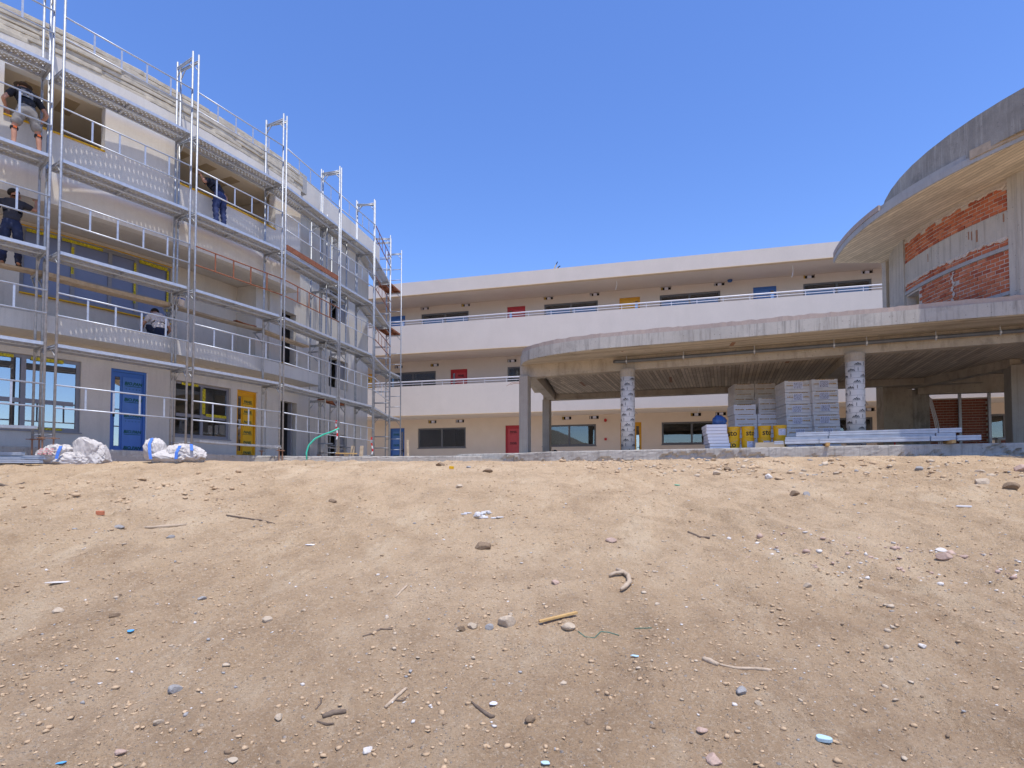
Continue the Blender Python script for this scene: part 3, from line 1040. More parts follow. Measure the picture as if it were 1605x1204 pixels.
# windows and doors of the left building
window(LB, ML, w1[0], w1[1], w1[2], w1[3], -0.86, "left_frame", "sky_glass", [UL(-43.3), UL(-40.0)], [1.22], 0.085, True, 6)
window(LB, ML, w2[0], w2[1], w2[2], w2[3], -0.88, "left_frame", "clear_glass", [UL(-26.6)], [1.22], 0.075, True, 4)
for (a, b, c, e, w) in ((-45.5, -40.6, 2.20, 2.27, -0.850), (-39.6, -37.6, 2.19, 2.27, -0.850), (-43.0, -37.6, 0.55, 0.60, -0.850),
                        (-28.6, -27.0, 2.08, 2.15, -0.870), (-26.6, -26.3, 1.30, 2.05, -0.862), (-26.2, -24.0, 1.24, 1.32, -0.870)):
    MB().box(UL(a), UL(b), w, w + 0.004, c, e, ML, 3).build("tape", "yellow_tape", LB)
MB().box(w1[0], w1[1], -0.856, -0.80, 2.06, 2.20, ML, 4)
blue = door(LB, ML, bd[0], bd[1], bd[2], bd[3], -0.86, "blue_door", "blue_film", -1, "BIO.PAN", 5, 0.115, -1)
yel = door(LB, ML, yd[0], yd[1], yd[2], yd[3], -0.88, "yellow_door", "yellow_film", -1, "PANEL", 6, 0.115, -1)
MB().box(bd[1] - 0.012, bd[1] - 0.002, -0.838, -0.79, 0.06, 2.24, ML).build("door_trim", "white_trim", LB)
MB().box(yd[1] - 0.012, yd[1] - 0.002, -0.858, -0.79, 0.09, 2.19, ML).build("door_trim", "white_trim", LB)
# doorway without its door: metal frame with foam dabs
jb = MB().box(dk[1] - 0.25, dk[1] - 0.20, -1.0, -0.86, 0.0, 2.08, ML).build("door_frame", "left_frame", LB)
for z in (0.25, 0.7, 1.15, 1.55, 1.85):
    MB().box(dk[1] - 0.2, dk[1] - 0.15, -0.97, -0.89, z, z + 0.10, ML).build("foam_dab", "eps_white", jb)
# window of the first floor under blue protective film
ffr = window(LB, ML, fw[0], fw[1], fw[2], fw[3], -1.66, "left_frame", "protective_film", [UL(-36.4), UL(-33.6), UL(-31.4)], [4.55], 0.09, False, 8)
MB().box(fw[0], fw[1], -1.70, -1.52, fw[2] - 0.035, fw[2] - 0.004, ML, 8).build("sill", "yellow_sill", ffr)
MB().box(fw[0], fw[1], -1.64, -1.56, fw[3] + 0.004, fw[3] + 0.02, ML, 8).build("drip_edge", "yellow_sill", LB)
for a, b, c, e in ((-39.6, -37.6, 5.50, 5.58), (-37.2, -34.2, 5.50, 5.58), (-31.2, -28.6, 5.48, 5.58), (-36.55, -36.35, 4.7, 5.4), (-31.65, -31.45, 4.3, 5.45),
                   (-28.65, -28.45, 4.3, 5.5), (-38.5, -34.4, 4.46, 4.52)):
    MB().box(UL(a), UL(b), -1.655, -1.65, c, e, ML, 2).build("tape", "yellow_tape", LB)
MB().box(d2[0], d2[1], -1.0, -0.74, d2[2] - 0.03, d2[2] - 0.003, ML, 2).build("sill", "yellow_sill", LB)
for q in (wa, wb):
    MB().box(q[0], q[1], -0.24, 0.035, q[2] - 0.03, q[2] - 0.003, ML, 8).build("sill", "yellow_sill", LB)
    MB().box(q[0], q[1], -0.20, 0.02, q[3] - 0.028, q[3] - 0.003, ML, 8).build("lintel_strip", "white_trim", LB)
for z0_, z1_ in ((0.0, 1.2), (3.1, 4.26), (5.87, 7.03)):
    MB().box(-1.65, -0.97, -0.98, -0.94, z0_, z1_, ML).build("shutter_panel", "left_frame", LB)

# ------------------------------------------------------------------ long cream building at the back
FB = empty("cream_building", (0, 0, 0), 0, "long finished cream building with three open galleries across the back", "building")
S0, S1 = -17.0, 34.0
levels = [(0.0, 2.80, 0.0), (3.22, 6.12, 4.35), (6.50, 9.25, 7.62)]
vents = {0: [-5.5, -3.85, 2.15, 3.60, 8.70, 9.88, 14.9, 16.4, 22.1], 1: [-7.6, -5.38, -0.85, 3.2, 8.4, 13.5, 19.0], 2: [-6.0, -3.53, 1.18, 3.66, 7.3, 9.88, 13.97, 16.45, 21.0]}
wins = {0: [(-6.12, -3.25), (1.1, 3.95), (7.28, 10.2), (13.9, 16.8), (20.62, 23.4)], 1: [(-7.9, -5.05), (-0.85, 2.0), (5.8, 8.7), (13, 15.9), (20, 22.9)],
        2: [(-5.95, -3.1), (1.2, 4.08), (7.24, 10.17), (13.95, 16.88), (20.5, 23.4)]}
doors = {0: [(-7.85, -6.95, "blue"), (-0.97, 0.1, "red"), (5.2, 6.27, "yellow"), (11.9, 12.95, "blue"), (18.2, 19.25, "red")],
         1: [(-9.8, -8.8, "yellow"), (-4.17, -3.17, "red"), (3.4, 4.4, "blue"), (10.2, 11.2, "yellow"), (17.6, 18.6, "red")],
         2: [(-7.95, -6.95, "blue"), (-0.87, 0.15, "red"), (5.2, 6.25, "yellow"), (11.7, 12.76, "blue"), (18.6, 19.6, "red")]}
REC = -2.2
for k, (zf, zs, _) in enumerate(levels):
    holes = []
    for a, b in wins[k]:
        holes.append((a, b, zf + 1.18, zf + 2.33 if k else 2.31))
    for a, b, c in doors[k]:
        holes.append((a, b, zf, zf + 2.35))
    for a in vents[k]:
        holes.append((a, a + 0.5, zf + 2.58, zf + 2.75))
    wmat = "peach_render" if k == 0 else "cream_render"
    MB().wall(MF, S0, S1, zf, zs, REC - 0.22, REC, holes, step=6).build("wall", wmat, FB)
    for a, b in wins[k]:
        m = (a + b) / 2
        window(FB, MF, a, b, zf + 1.18, (zf + 2.33) if k else 2.31, REC - 0.07, "window_frame", "clear_glass", [m], (), 0.085, True)
    for a, b, c in doors[k]:
        t, rows = (("PANEL", 4) if k < 2 else (None, 0))
        door(FB, MF, a, b, zf + 0.01, zf + 2.35, REC - 0.08, c + "_door", c + "_film", (1 if c != "red" else -1) if k != 0 else 1, t, rows, 0.13, 1)
    for a in vents[k]:
        v = MB().box(a + 0.004, a + 0.496, REC - 0.2, REC - 0.16, zf + 2.584, zf + 2.746, MF).build("vent", "print_black", FB)  # black backing stands in for the shade inside the hole
        MB().box(a + 0.18, a + 0.36, REC - 0.158, REC - 0.05, zf + 2.60, zf + 2.73, MF).build("vent_box", "label_white", v)
        MB().box(a + 0.03, a + 0.075, REC - 0.158, REC - 0.06, zf + 2.60, zf + 2.73, MF).build("conduit_end", "conduit_yellow" if int(a * 10) % 2 else "label_white", v)
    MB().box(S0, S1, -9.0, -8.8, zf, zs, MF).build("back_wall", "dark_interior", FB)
    for a in (-10.3, -6.45, -2.2, 0.7, 4.8, 6.8, 11.3, 13.2, 17.5, 19.9):
        MB().box(a, a + 0.12, -8.8, REC - 0.22, zf + 0.001, zs - 0.001, MF).build("inner_wall", "room_paint", FB)
slabs = [(2.80, 3.22), (6.12, 6.50), (9.25, 9.65)]
for a, b in slabs:
    MB().box(S0, S1, -9.0, -0.2, a, b, MF).build("floor_slab", "cream_soffit", FB)
MB().box(S0, S1, -0.2, 0.0, 2.80, 4.35, MF).build("parapet", "cream_render", FB)
MB().box(S0, S1, -0.2, 0.0, 6.12, 7.62, MF).build("parapet", "cream_render", FB)
MB().box(S0, S1, -0.2, 0.0, 9.25, 9.92, MF).build("roof_band", "cream_render", FB)
for z in (2.80, 6.12, 9.25):
    MB().box(S0, S1, -0.24, 0.006, z - 0.03, z - 0.002, MF).build("drip_edge", "bounce_tint_trim", FB)
MB().box(S0, S0 + 0.3, -9, -0.2, 0, 9.25, MF).build("end_wall", "cream_render", FB)
MB().box(S1 - 0.3, S1, -9, -0.2, 0, 9.25, MF).build("end_wall", "cream_render", FB)
for zt in (4.35, 7.62):
    hr = MB().tube(MF(S0, -0.1, zt + 0.25), MF(S1, -0.1, zt + 0.25), 0.038, 8).build("handrail", "rail_paint", FB, smooth=True)
    MB().tube(MF(S0, -0.1, zt + 0.12), MF(S1, -0.1, zt + 0.12), 0.018, 6).build("lower_rail", "rail_paint", hr, smooth=True)
    pm = MB().tube((0, 0, 0), (0, 0, 0.225), 0.016, 6).mesh("post", "rail_paint")
    s = -9.6
    while s < 18:
        inst("post", pm, hr, MF(s, -0.1, zt))
        s += 1.16
# fire alarm sounder and call point on the ground floor wall, hanging wires, ceiling lamp
MB().lathe([(0.05, -0.09), (0.07, -0.06), (0.07, 0.02), (0.045, 0.05), (0.02, 0.07)], 14).build("alarm_sounder", "red_plastic", FB, MF(4.45, REC + 0.07, 2.5))
MB().box(-0.06, 0.06, 0, 0.05, -0.06, 0.06, lambda u, w, z: MF(4.45 + u, REC + 0.001 + w, 1.5 + z)).build("call_point", "red_plastic", FB)
for s, z, L in ((5.2, 9.22, 0.42), (13.2, 9.22, 0.55), (1.95, 2.77, 0.2), (9.0, 2.77, 0.2)):
    MB().path([MF(s, -0.6, z), MF(s + 0.01, -0.6, z - L * 0.5), MF(s - 0.05, -0.62, z - L)], 0.012, 5).build("loose_wire", "white_trim", FB)
MB().lathe([(0.12, 0), (0.12, -0.04), (0.08, -0.1), (0.02, -0.12)], 14).build("ceiling_lamp", "tarp_blue", FB, MF(10.6, -1.9, 9.22))
MB().tube(MF(-6.35, REC + 0.25, 0.0), MF(-6.35, REC + 0.25, 0.75), 0.07, 10).build("pipe_stub", "rail_paint", FB)

# roof conduit
rc = empty("roof_conduit", MF(2.1, -0.6, 9.65), 0, "yellow conduit bundle with black tips sticking up from the cream roof", "conduit")
rc.scale = (0.75, 0.75, 0.75)
MB().path([(0, 0, 0), (0, 0, 0.5), (-0.05, 0, 0.62)], 0.05, 6).build("conduit", "conduit_yellow", rc)
MB().path([(-0.05, 0, 0.62), (0.02, 0, 0.8), (0.10, 0, 0.95)], 0.03, 6).build("conduit", "conduit_yellow", rc)
MB().tube((0.09, 0, 0.93), (0.18, 0, 1.12), 0.035, 6).build("tip", "print_black", rc)
MB().path([(0.0, 0, 0.55), (0.12, 0, 0.66), (0.2, 0, 0.72)], 0.03, 6).build("conduit", "conduit_yellow", rc)
MB().tube((0.19, 0, 0.71), (0.36, 0, 0.84), 0.035, 6).build("tip", "print_black", rc)

# ------------------------------------------------------------------ concrete pavilion on the right
PV = empty("concrete_pavilion", (0, 0, 0), 0, "raw concrete and brick pavilion with broad curved canopy on the right", "building")
EDGE = [(0.95, 24.9), (0.62, 22.5), (0.36, 20.0), (0.28, 19.2), (0.35, 18.54), (0.55, 18.1), (0.81, 17.77), (1.22, 17.38), (1.69, 17.06), (2.51, 16.6), (3.57, 16.2), (5.01, 15.69),
        (6.25, 15.18), (7.62, 14.62), (9.22, 14.03), (10.4, 13.55), (11.55, 13.12), (13.2, 12.5), (15.5, 11.7)]
BACK = [(24, 11.7), (26, 20.0), (15.0, 22.9)]
can = MB().prism(EDGE + BACK, 3.10, 3.42)
can.build("canopy_slab", "pale_concrete", PV)
# board-marked underside, just below the slab, in two fields
off_in = [(x * 0.999 + 0.02, y + 0.03) for x, y in EDGE]
MB().prism(off_in + [(23.9, 11.8), (25.9, 19.9), (15.0, 22.8)], 3.085, 3.097).build("canopy_soffit", "board_soffit", PV)


def inward(pts, d):
    P = [Vector(p) for p in pts]
    out = []
    for i, p in enumerate(P):
        t = (P[min(i + 1, len(P) - 1)] - P[max(i - 1, 0)]).normalized()
        n = Vector((-t.y, t.x))
        out.append((p.x + n.x * d, p.y + n.y * d))
    return out


in1 = inward(EDGE, 0.03)
in2 = inward(EDGE, 0.5)
vsr, fsr = [], []
rr = random.Random(12)
dense = []
for a, b in zip(in1, in1[1:]):
    k = max(1, int((Vector(b) - Vector(a)).length / 0.12))
    dense += [(a[0] + (b[0] - a[0]) * i / k, a[1] + (b[1] - a[1]) * i / k) for i in range(k)]
dn = inward(dense, 0.35)
for (x, y), (x2, y2) in zip(dense, dn):
    h = 0.125 + rr.uniform(-0.015, 0.015)
    jx, jy = rr.uniform(-0.012, 0.012), rr.uniform(-0.012, 0.012)
    vsr += [(x + jx, y + jy, 3.423), (x + jx, y + jy, 3.42 + h), (x2, y2, 3.42 + h * 0.9), (x2, y2, 3.423)]
for i in range(len(dense) - 1):
    for k in range(4):
        k2 = (k + 1) % 4
        fsr.append((4 * i + k, 4 * i + k2, 4 * i + 4 + k2, 4 * i + 4 + k))
MB().add(vsr, fsr).build("screed_edge", "pink_screed", PV)
# plinth under the canopy edge, ragged below
PL = [(-1.9, 19.6), (-1.75, 19.0), (-1.35, 18.75), (-0.6, 18.5), (0.21, 18.2), (0.7, 17.75), (1.11, 17.3), (1.9, 16.95), (3.4, 16.35), (4.79, 15.87), (6.32, 15.25), (8.36, 14.4), (10.2, 13.75), (11.64, 13.28), (13.5, 12.6), (16, 11.7)]
ragged_face(PL, -0.45, 0.2, 0.6, "plinth_edge", "pale_concrete", 63, "crumbling whitish concrete edge of the raised pavilion floor", 0.10)
MB().prism(inward(PL, 0.3) + [(24, 12), (26, 20), (14, 25.0), (1.0, 26.0)], -0.3, 0.196).build("pavilion_floor", "paving_dust", PV)

# beams: front, back, left, and one towards the right
BZ0, BZ1 = 2.68, 3.083
MB().box(-0.15, 15.5, -0.35, 0.0, BZ0, BZ1, MP).build("beam", "beam_concrete", PV)
MB().beam((1.35, 24.45, (BZ0 + BZ1) / 2), (16.0, 19.85, (BZ0 + BZ1) / 2), 0.35, BZ1 - BZ0 - 0.002).build("beam", "beam_concrete", PV)
MB().beam((0.62, 19.05, (BZ0 + BZ1) / 2), (1.62, 24.15, (BZ0 + BZ1) / 2), 0.32, BZ1 - BZ0 - 0.004).build("beam", "beam_concrete", PV)
MB().beam((9.3, 15.7, (BZ0 + BZ1) / 2), (11.2, 21.2, (BZ0 + BZ1) / 2), 0.35, BZ1 - BZ0 - 0.02).build("beam", "beam_concrete", PV)
MB().beam((14.35, 21.0, 2.86), (14.75, 17.1, 2.86), 0.35, 0.44).build("beam", "beam_concrete", PV)
MB().beam((14.6, 21.1, 2.75), (22.0, 19.2, 2.75), 0.3, 0.62).build("beam", "beam_concrete", PV)
# inner ceiling between the beams, boards running the other way
ci = [(1.0, 18.95), (1.85, 24.05), (15.9, 19.7), (14.7, 13.7)]
MB().prism(ci, 2.90, 3.080).build("ceiling", "board_ceiling", PV)
for p, w, name in (((0.42, 18.85), 0.30, 0), ((1.45, 24.3), 0.30, 0), ((14.85, 17.1), 0.55, 0)):
    MB().box(-w / 2, w / 2, -w / 2, w / 2, 0.15, BZ0 + 0.02, lambda u, ww, z: (p[0] + BD.x * u + BN.x * ww, p[1] + BD.y * u + BN.y * ww, z)).build("column", "column_concrete", PV, bevel=0.012)
MB().prism([(13.5, 21.25), (14.35, 20.95), (14.55, 21.5), (13.65, 21.9)], 0.15, 3.06).build("column", "beam_concrete", PV)
MB().prism([(14.36, 21.1), (15.0, 21.0), (15.1, 21.4), (14.5, 21.5)], 0.15, 2.63).build("column", "dark_concrete", PV)


for x, y, a, b in ((6.05, 15.98, 0.11, 0.42), (3.2, 16.9, 0.06, 0.05), (4.3, 16.75, 0.06, 0.05)):
    MB().box(-a / 2, a / 2, -b / 2, b / 2, 3.0815, 3.0845, lambda u, w, z: (x + u + w * 0.2, y + w, z)).build("rust_stain", "jack_rust", PV)
for x, y, a, b in ((2.6, 21.5, 0.10, 0.9), (5.6, 20.6, 0.10, 1.1), (8.2, 17.3, 0.12, 0.7)):
    MB().box(-a / 2, a / 2, -b / 2, b / 2, 2.8965, 2.8995, lambda u, w, z: (x + u + w * 0.3, y + w, z)).build("rust_stain", "jack_rust", PV)


def wrapped_column(x, y, r):
    c = MB().lathe([(r, 0.0), (r, 2.30)], 28).build("round_column", "wrap_paper", PV, (x, y, 0.15), smooth=False)
    for pl in c.data.polygons:
        pl.use_smooth = len(pl.vertices) == 4
    MB().lathe([(r + 0.004, 0), (r + 0.012, 0.03), (r + 0.008, 0.12), (r + 0.022, 0.2), (r + 0.012, 0.235)], 22).build("column_head", "column_concrete", c, (0, 0, 2.30))
    t = MB()

    def MC(u, w, z):
        a = -math.pi / 2 + u / r
        return ((r + w) * math.cos(a), (r + w) * math.sin(a), z)
    rows = 15
    per = 2 * math.pi * r
    for k in range(rows):
        z = 0.05 + k * 0.152
        for q in range(3):
            u = -per / 2 + (q + 0.5) * per / 3 + (k * 0.165) % (per / 3)
            if (k in (9, 13) and q == 1):
                continue
            for a, h in ((-0.045, 0.03), (0.0, 0.055), (0.05, 0.035)):       # small mountain mark
                t.add([MC(u + a - 0.04, 0.002, z + 0.035), MC(u + a + 0.04, 0.002, z + 0.035), MC(u + a, 0.002, z + 0.035 + h)], [(0, 1, 2)])
            t.box(u - 0.09, u + 0.09, 0.0005, 0.0022, z + 0.012, z + 0.026, MC, 3)
            t.box(u + 0.16, u + 0.172, 0.0005, 0.0022, z + 0.01, z + 0.10, MC)
        t.box(-per / 2, per / 2 - 0.01, 0.0005, 0.0018, z - 0.014, z - 0.010, MC, 28)
        t.box(-per / 4 + (k * 0.11) % 0.3, -per / 4 + (k * 0.11) % 0.3 + 0.004, 0.0005, 0.0018, z - 0.01, z + 0.13, MC)
    tag(t.build("wrap_print", "print_black", c), kind="stuff")
    MB().beam((r, -0.03, 1.30), (r + 0.07, -0.05, 1.18), 0.03, 0.02).build("loose_tape", "dry_wood", c)
    return c


wrapped_column(3.48, 17.58, 0.21)
wrapped_column(9.02, 15.35, 0.225)
MB().path([(0.25, 18.7, 2.5), (0.0, 18.6, 2.46), (-0.18, 18.6, 2.35)], 0.008, 4).build("rebar_end", "rusty_steel", PV)
MB().path([(0.25, 18.75, 2.46), (0.05, 18.7, 2.45), (-0.05, 18.65, 2.40)], 0.008, 4).build("rebar_end", "rusty_steel", PV)

# upper round brick wall with concrete bands
ZB = 3.42
u_l, u_r = UW(168.0), UW(195.3)
MB().box(UW(158), u_l, -0.25, 0.05, ZB, 6.40, MW, 8).build("pilaster", "drum_concrete", PV)
MB().box(u_r, UW(206), -0.25, 0.045, ZB, 6.40, MW, 8).build("pilaster", "drum_concrete", PV)
MB().box(UW(197.0), UW(199.2), 0.045, 0.085, ZB, 6.40, MW, 3).build("pilaster", "drum_concrete", PV)
dr_u = (UW(168.3), UW(173.4))
MB().wall(MW, u_l, u_r, ZB, 6.40, -0.25, -0.012, [(dr_u[0], dr_u[1], ZB, 4.68)], step=0.25).build("wall_backing", "mortar", PV)
MB().box(u_l, u_r, -0.012, 0.012, 5.05, 5.66, MW, 24).build("concrete_band", "drum_concrete", PV)
MB().box(u_l, u_r, -0.012, 0.03, 4.735, 4.83, MW, 24).build("lintel", "rough_concrete", PV)
MB().box(UW(187.2), u_r, -0.012, 0.028, 3.67, 3.755, MW, 10).build("lintel", "rough_concrete", PV)
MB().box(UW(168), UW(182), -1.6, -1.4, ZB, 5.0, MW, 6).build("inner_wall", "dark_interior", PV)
MB().box(dr_u[0] + 0.1, dr_u[0] + 0.32, -0.5, -0.3, ZB, 4.7, MW).build("inner_wall", "room_paint", PV)
MB().wall(lambda u, w, z: (u, 18.62 + w, z), 12.0, 24, ZB, 6.4, 0, 0.2).build("wall", "drum_concrete", PV)

rb = random.Random(21)
bricks = []
zc = 3.455
courses = []
while zc < 4.66:
    courses.append(zc)
    zc += 0.0985
courses += [4.84, 4.940]
courses += [5.672 + 0.0985 * i for i in range(6)]
for ci_, z in enumerate(courses):
    u = u_l + (0.105 if ci_ % 2 else 0.0)
    if ci_ % 2:
        bricks.append((u_l + 0.010, u_l + 0.09, z))
    while u < u_r - 0.03:
        bricks.append((u + 0.01, min(u + 0.198, u_r - 0.008), z + 0.009))
        u += 0.21
keep = []
for a, b, z in bricks:
    if z < 4.68 and b > dr_u[0] - 0.01 and a < dr_u[1] + 0.01:
        if a < dr_u[1] - 0.03:
            continue
        a = max(a, dr_u[1] + 0.01)
    if 3.58 < z < 3.75 and b > UW(187.2):
        continue
    if b - a < 0.03:
        continue
    if z > 6.1 and rb.random() < 0.2:            # mortar smeared over the top course
        continue
    if abs(a - UW(183.8)) < 0.05 and z < 4.7 and rb.random() < 0.3:
        continue
    keep.append((a, b, z))
keep.sort(key=lambda q: -q[0])
stuff = MB()
bm_list = ["brick_clay", "brick_clay", "brick_clay_pale", "brick_clay_dark"]
for i, (a, b, z) in enumerate(keep):
    d = rb.uniform(-0.004, 0.012)
    m = MB() if i < 299 else stuff
    e1, e2 = rb.uniform(-0.003, 0.003), rb.uniform(-0.004, 0.004)
    m.box(a, b, -0.012, -0.003 + d, z + e1, z + 0.077 + e2, MW)
    if i < 299:
        m.build("brick", bm_list[rb.randrange(4)], PV)
if stuff.v:
    tag(stuff.build("brickwork", "brick_clay", PV), kind="stuff")
# smeared mortar along the upper edges of the brick fields
sm = MB()
for zb in (6.24, 5.02):
    us = np.arange(u_l, u_r, 0.03)
    lo = zb + 0.0 + 0.07 * fbm(us, us * 0 + zb, 7, 5, 90, 0.6)
    hi = zb + 0.05 + 0.06 * fbm(us, us * 0 + zb, 4, 4, 91)
    if zb < 6:
        lo, hi = zb - 0.02 + 0.07 * fbm(us, us * 0, 7, 5, 92, 0.6), np.full_like(us, 5.06)
    vs, fs = [], []
    for i, u in enumerate(us):
        vs += [MW(u, 0.016, lo[i]), MW(u, 0.026 + 0.012 * math.sin(i * 1.7), (lo[i] + hi[i]) / 2), MW(u, 0.014, hi[i]), MW(u, -0.01, hi[i]), MW(u, -0.01, lo[i])]
    for i in range(len(us) - 1):
        for k in range(5):
            k2 = (k + 1) % 5
            fs.append((5 * i + k, 5 * i + k2, 5 * i + 5 + k2, 5 * i + 5 + k))
    MB().add(vs, fs).build("mortar_smear", "mortar", PV)
us_ = np.arange(3.5, 4.72, 0.04)
vs, fs = [], []
for i, z in enumerate(us_):
    c = UW(183.8) + 0.03 * math.sin(i * 0.9) + 0.02 * math.sin(i * 2.3)
    h = 0.03 + 0.018 * math.sin(i * 1.7)
    vs += [MW(c - h, 0.016, z), MW(c, 0.028, z), MW(c + h, 0.016, z)]
for i in range(len(us_) - 1):
    for k in range(2):
        fs.append((3 * i + k, 3 * i + k + 1, 3 * i + 4 + k, 3 * i + 3 + k))
MB().add(vs, fs).build("mortar_smear", "mortar", PV)
for a, z0_, z1_, wd in ((189.2, 5.2, 5.5, 0.05), (188.2, 5.3, 5.52, 0.035), (187.6, 5.35, 5.55, 0.03), (194.3, 5.42, 5.62, 0.035), (177.0, 5.3, 5.52, 0.03)):
    MB().box(UW(a), UW(a) + wd, 0.0125, 0.0145, z0_, z1_, MW).build("rust_stain", "jack_rust", PV)
MB().box(UW(164.8), UW(166.2), 0.03, 0.06, 3.75, 3.87, MW).build("brick", "brick_clay", PV)

# roof slab over the round wall, with its high upstand
def arc(cx, cy, r, a0, a1, n):
    return [(cx + r * math.cos(rad(a0 + (a1 - a0) * i / n)), cy + r * math.sin(rad(a0 + (a1 - a0) * i / n))) for i in range(n + 1)]


RC = (18.798, 15.570, 8.968)
redge = arc(*RC, 158.7, 250, 46)
rpoly = redge + [(26, 8), (26, 18.83)]
MB().prism(rpoly, 6.405, 6.56).build("roof_slab", "rough_concrete", PV)
red2 = arc(RC[0], RC[1], RC[2] - 0.03, 158.9, 250, 46)
MB().prism(red2 + [(25.9, 8.1), (25.9, 18.80)], 6.392, 6.403).build("roof_soffit", "board_roof", PV)
UC = (17.296, 13.910, 7.096)
up = arc(*UC, 152, 236, 16)
upi = arc(UC[0], UC[1], UC[2] - 0.2, 152, 236, 16)
MB().prism(up + upi[::-1], 6.56, 7.42).build("upstand", "dark_concrete", PV)
fas = arc(RC[0], RC[1], RC[2] - 0.06, 159.5, 250, 46)
fai = arc(RC[0], RC[1], RC[2] - 0.16, 159.5, 250, 46)
MB().prism(fas + fai[::-1], 6.563, 6.70).build("fascia", "rough_concrete", PV)
fo = arc(RC[0], RC[1], RC[2] + 0.012, 159.0, 180.5, 14)
fi = arc(RC[0], RC[1], RC[2] - 0.05, 159.0, 180.5, 14)
MB().prism(fo + fi[::-1], 6.575, 6.72).build("formwork_board", "pink_screed", PV)
fo = arc(RC[0], RC[1], RC[2] + 0.03, 197.5, 225, 14)
fi = arc(RC[0], RC[1], RC[2] - 0.03, 197.5, 225, 14)
MB().prism(fo + fi[::-1], 6.50, 6.70).build("formwork_board", "timber", PV)

# room at the back right of the pavilion: brick infill, metal studs, low brick wall
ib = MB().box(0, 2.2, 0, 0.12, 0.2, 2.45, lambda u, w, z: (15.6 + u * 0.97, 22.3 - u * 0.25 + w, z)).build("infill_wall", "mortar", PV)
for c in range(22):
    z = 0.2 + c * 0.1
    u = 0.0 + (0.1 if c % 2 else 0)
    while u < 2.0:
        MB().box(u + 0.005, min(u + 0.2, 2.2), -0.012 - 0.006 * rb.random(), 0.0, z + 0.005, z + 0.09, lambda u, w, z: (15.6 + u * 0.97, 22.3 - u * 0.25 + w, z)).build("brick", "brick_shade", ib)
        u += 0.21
for k, (x, y) in enumerate(((15.15, 22.0), (16.75, 21.85), (17.65, 21.6))):
    s = empty("metal_stud", (x, y, 0.196), 0, ["galvanised wall stud left of the dark brick infill", "galvanised wall stud in front of the dark brick infill", "galvanised wall stud right of the dark brick infill"][k], "stud", "galvanised studs at the brick infill")
    MB().box(-0.05, 0.05, 0, 0.006, 0, 2.4).build("web", "galvanised", s)
    MB().box(-0.05, -0.044, 0.006, 0.05, 0, 2.4).build("flange", "galvanised", s)
    MB().box(0.044, 0.05, 0.006, 0.05, 0, 2.4).build("flange", "galvanised", s)
cb = empty("cable_loom", (15.4, 21.8, 0.196), 0, "grey electrical conduits bending down beside the metal stud", "conduit")
for k in range(3):
    MB().path([(0.0 + k * 0.03, 0, 2.35), (0.15 + k * 0.05, 0.02, 2.2), (0.35 + k * 0.06, 0.03, 1.4), (0.6 + k * 0.07, 0.04, 0.0)], 0.02, 6).build("conduit", "rail_paint", cb)
lowM = lambda u, w, z: (17.4 + u * 0.97, 21.0 - u * 0.25 + w, z)
lw = empty("low_brick_wall", (0, 0, 0), 0, "low dark brick wall behind the steel profiles at right", "wall")
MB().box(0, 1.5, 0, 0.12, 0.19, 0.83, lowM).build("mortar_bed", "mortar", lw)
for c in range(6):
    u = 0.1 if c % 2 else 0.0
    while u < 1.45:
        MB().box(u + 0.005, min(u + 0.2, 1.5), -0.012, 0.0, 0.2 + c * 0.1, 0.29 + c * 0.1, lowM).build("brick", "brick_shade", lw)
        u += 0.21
MB().box(0, 1.5, -0.03, 0.15, 0.83, 0.87, lowM).build("coping", "galvanised", lw)
# drain pipe under the canopy on hangers
dp = empty("drain_pipe", MP(3.05, 0.13, 2.93), 0, "long dark grey drain pipe hung under the canopy along the front beam", "pipe")
dp.location = (0, 0, 0)
MB().path([MP(2.95, 0.02, 2.97), MP(3.05, 0.1, 2.95), MP(3.2, 0.14, 2.93), MP(9.0, 0.14, 2.93), MP(14.5, 0.14, 2.93)], 0.05, 12).build("pipe", "pipe_grey", dp, smooth=True)
for q in (3.35, 5.0, 6.9, 8.85, 9.6, 11.1, 12.4, 13.1):
    h = MB().tube(MP(q - 0.02, 0.14, 2.93), MP(q + 0.02, 0.14, 2.93), 0.058, 12)
    h.tube(MP(q, 0.14, 2.98), MP(q, 0.14, 3.085), 0.012, 6)
    h.tube(MP(q, 0.14, 2.85), MP(q, 0.14, 2.88), 0.015, 6)
    h.build("pipe_hanger", "bright_metal", dp)

# ------------------------------------------------------------------ facade scaffold, bay by bay
POSTS = [(-11.45, 9.95), (-9.68, 12.25), (-8.12, 14.72), (-6.80, 17.27), (-6.0, 20.2), (-5.36, 22.6), (-5.44, 25.95), (-5.2, 27.35)]
DECKS = [2.24, 4.24, 6.24, 8.24]
SW = 0.73
_mesh = {}


def standard_mesh(z0, z1):
    k = ("st", z0, z1)
    if k not in _mesh:
        mb = MB().tube((0, 0, z0), (0, 0, z1), 0.0255, 10)
        _mesh[k] = mb.mesh("standard", "galvanised", True)
    return _mesh[k]


def jack_mesh(h):
    k = ("jack", round(h, 2))
    if k not in _mesh:
        mb = MB().tube((0, 0, 0.008), (0, 0, h + 0.06), 0.017, 8)
        mb.box(-0.07, 0.07, -0.07, 0.07, 0, 0.008)
        mb.lathe([(0.045, h - 0.03), (0.045, h)], 8)
        mb.beam((-0.11, 0, h - 0.015), (0.11, 0, h - 0.015), 0.016, 0.016)
        _mesh[k] = mb.mesh("base_jack", "jack_rust")
    return _mesh[k]


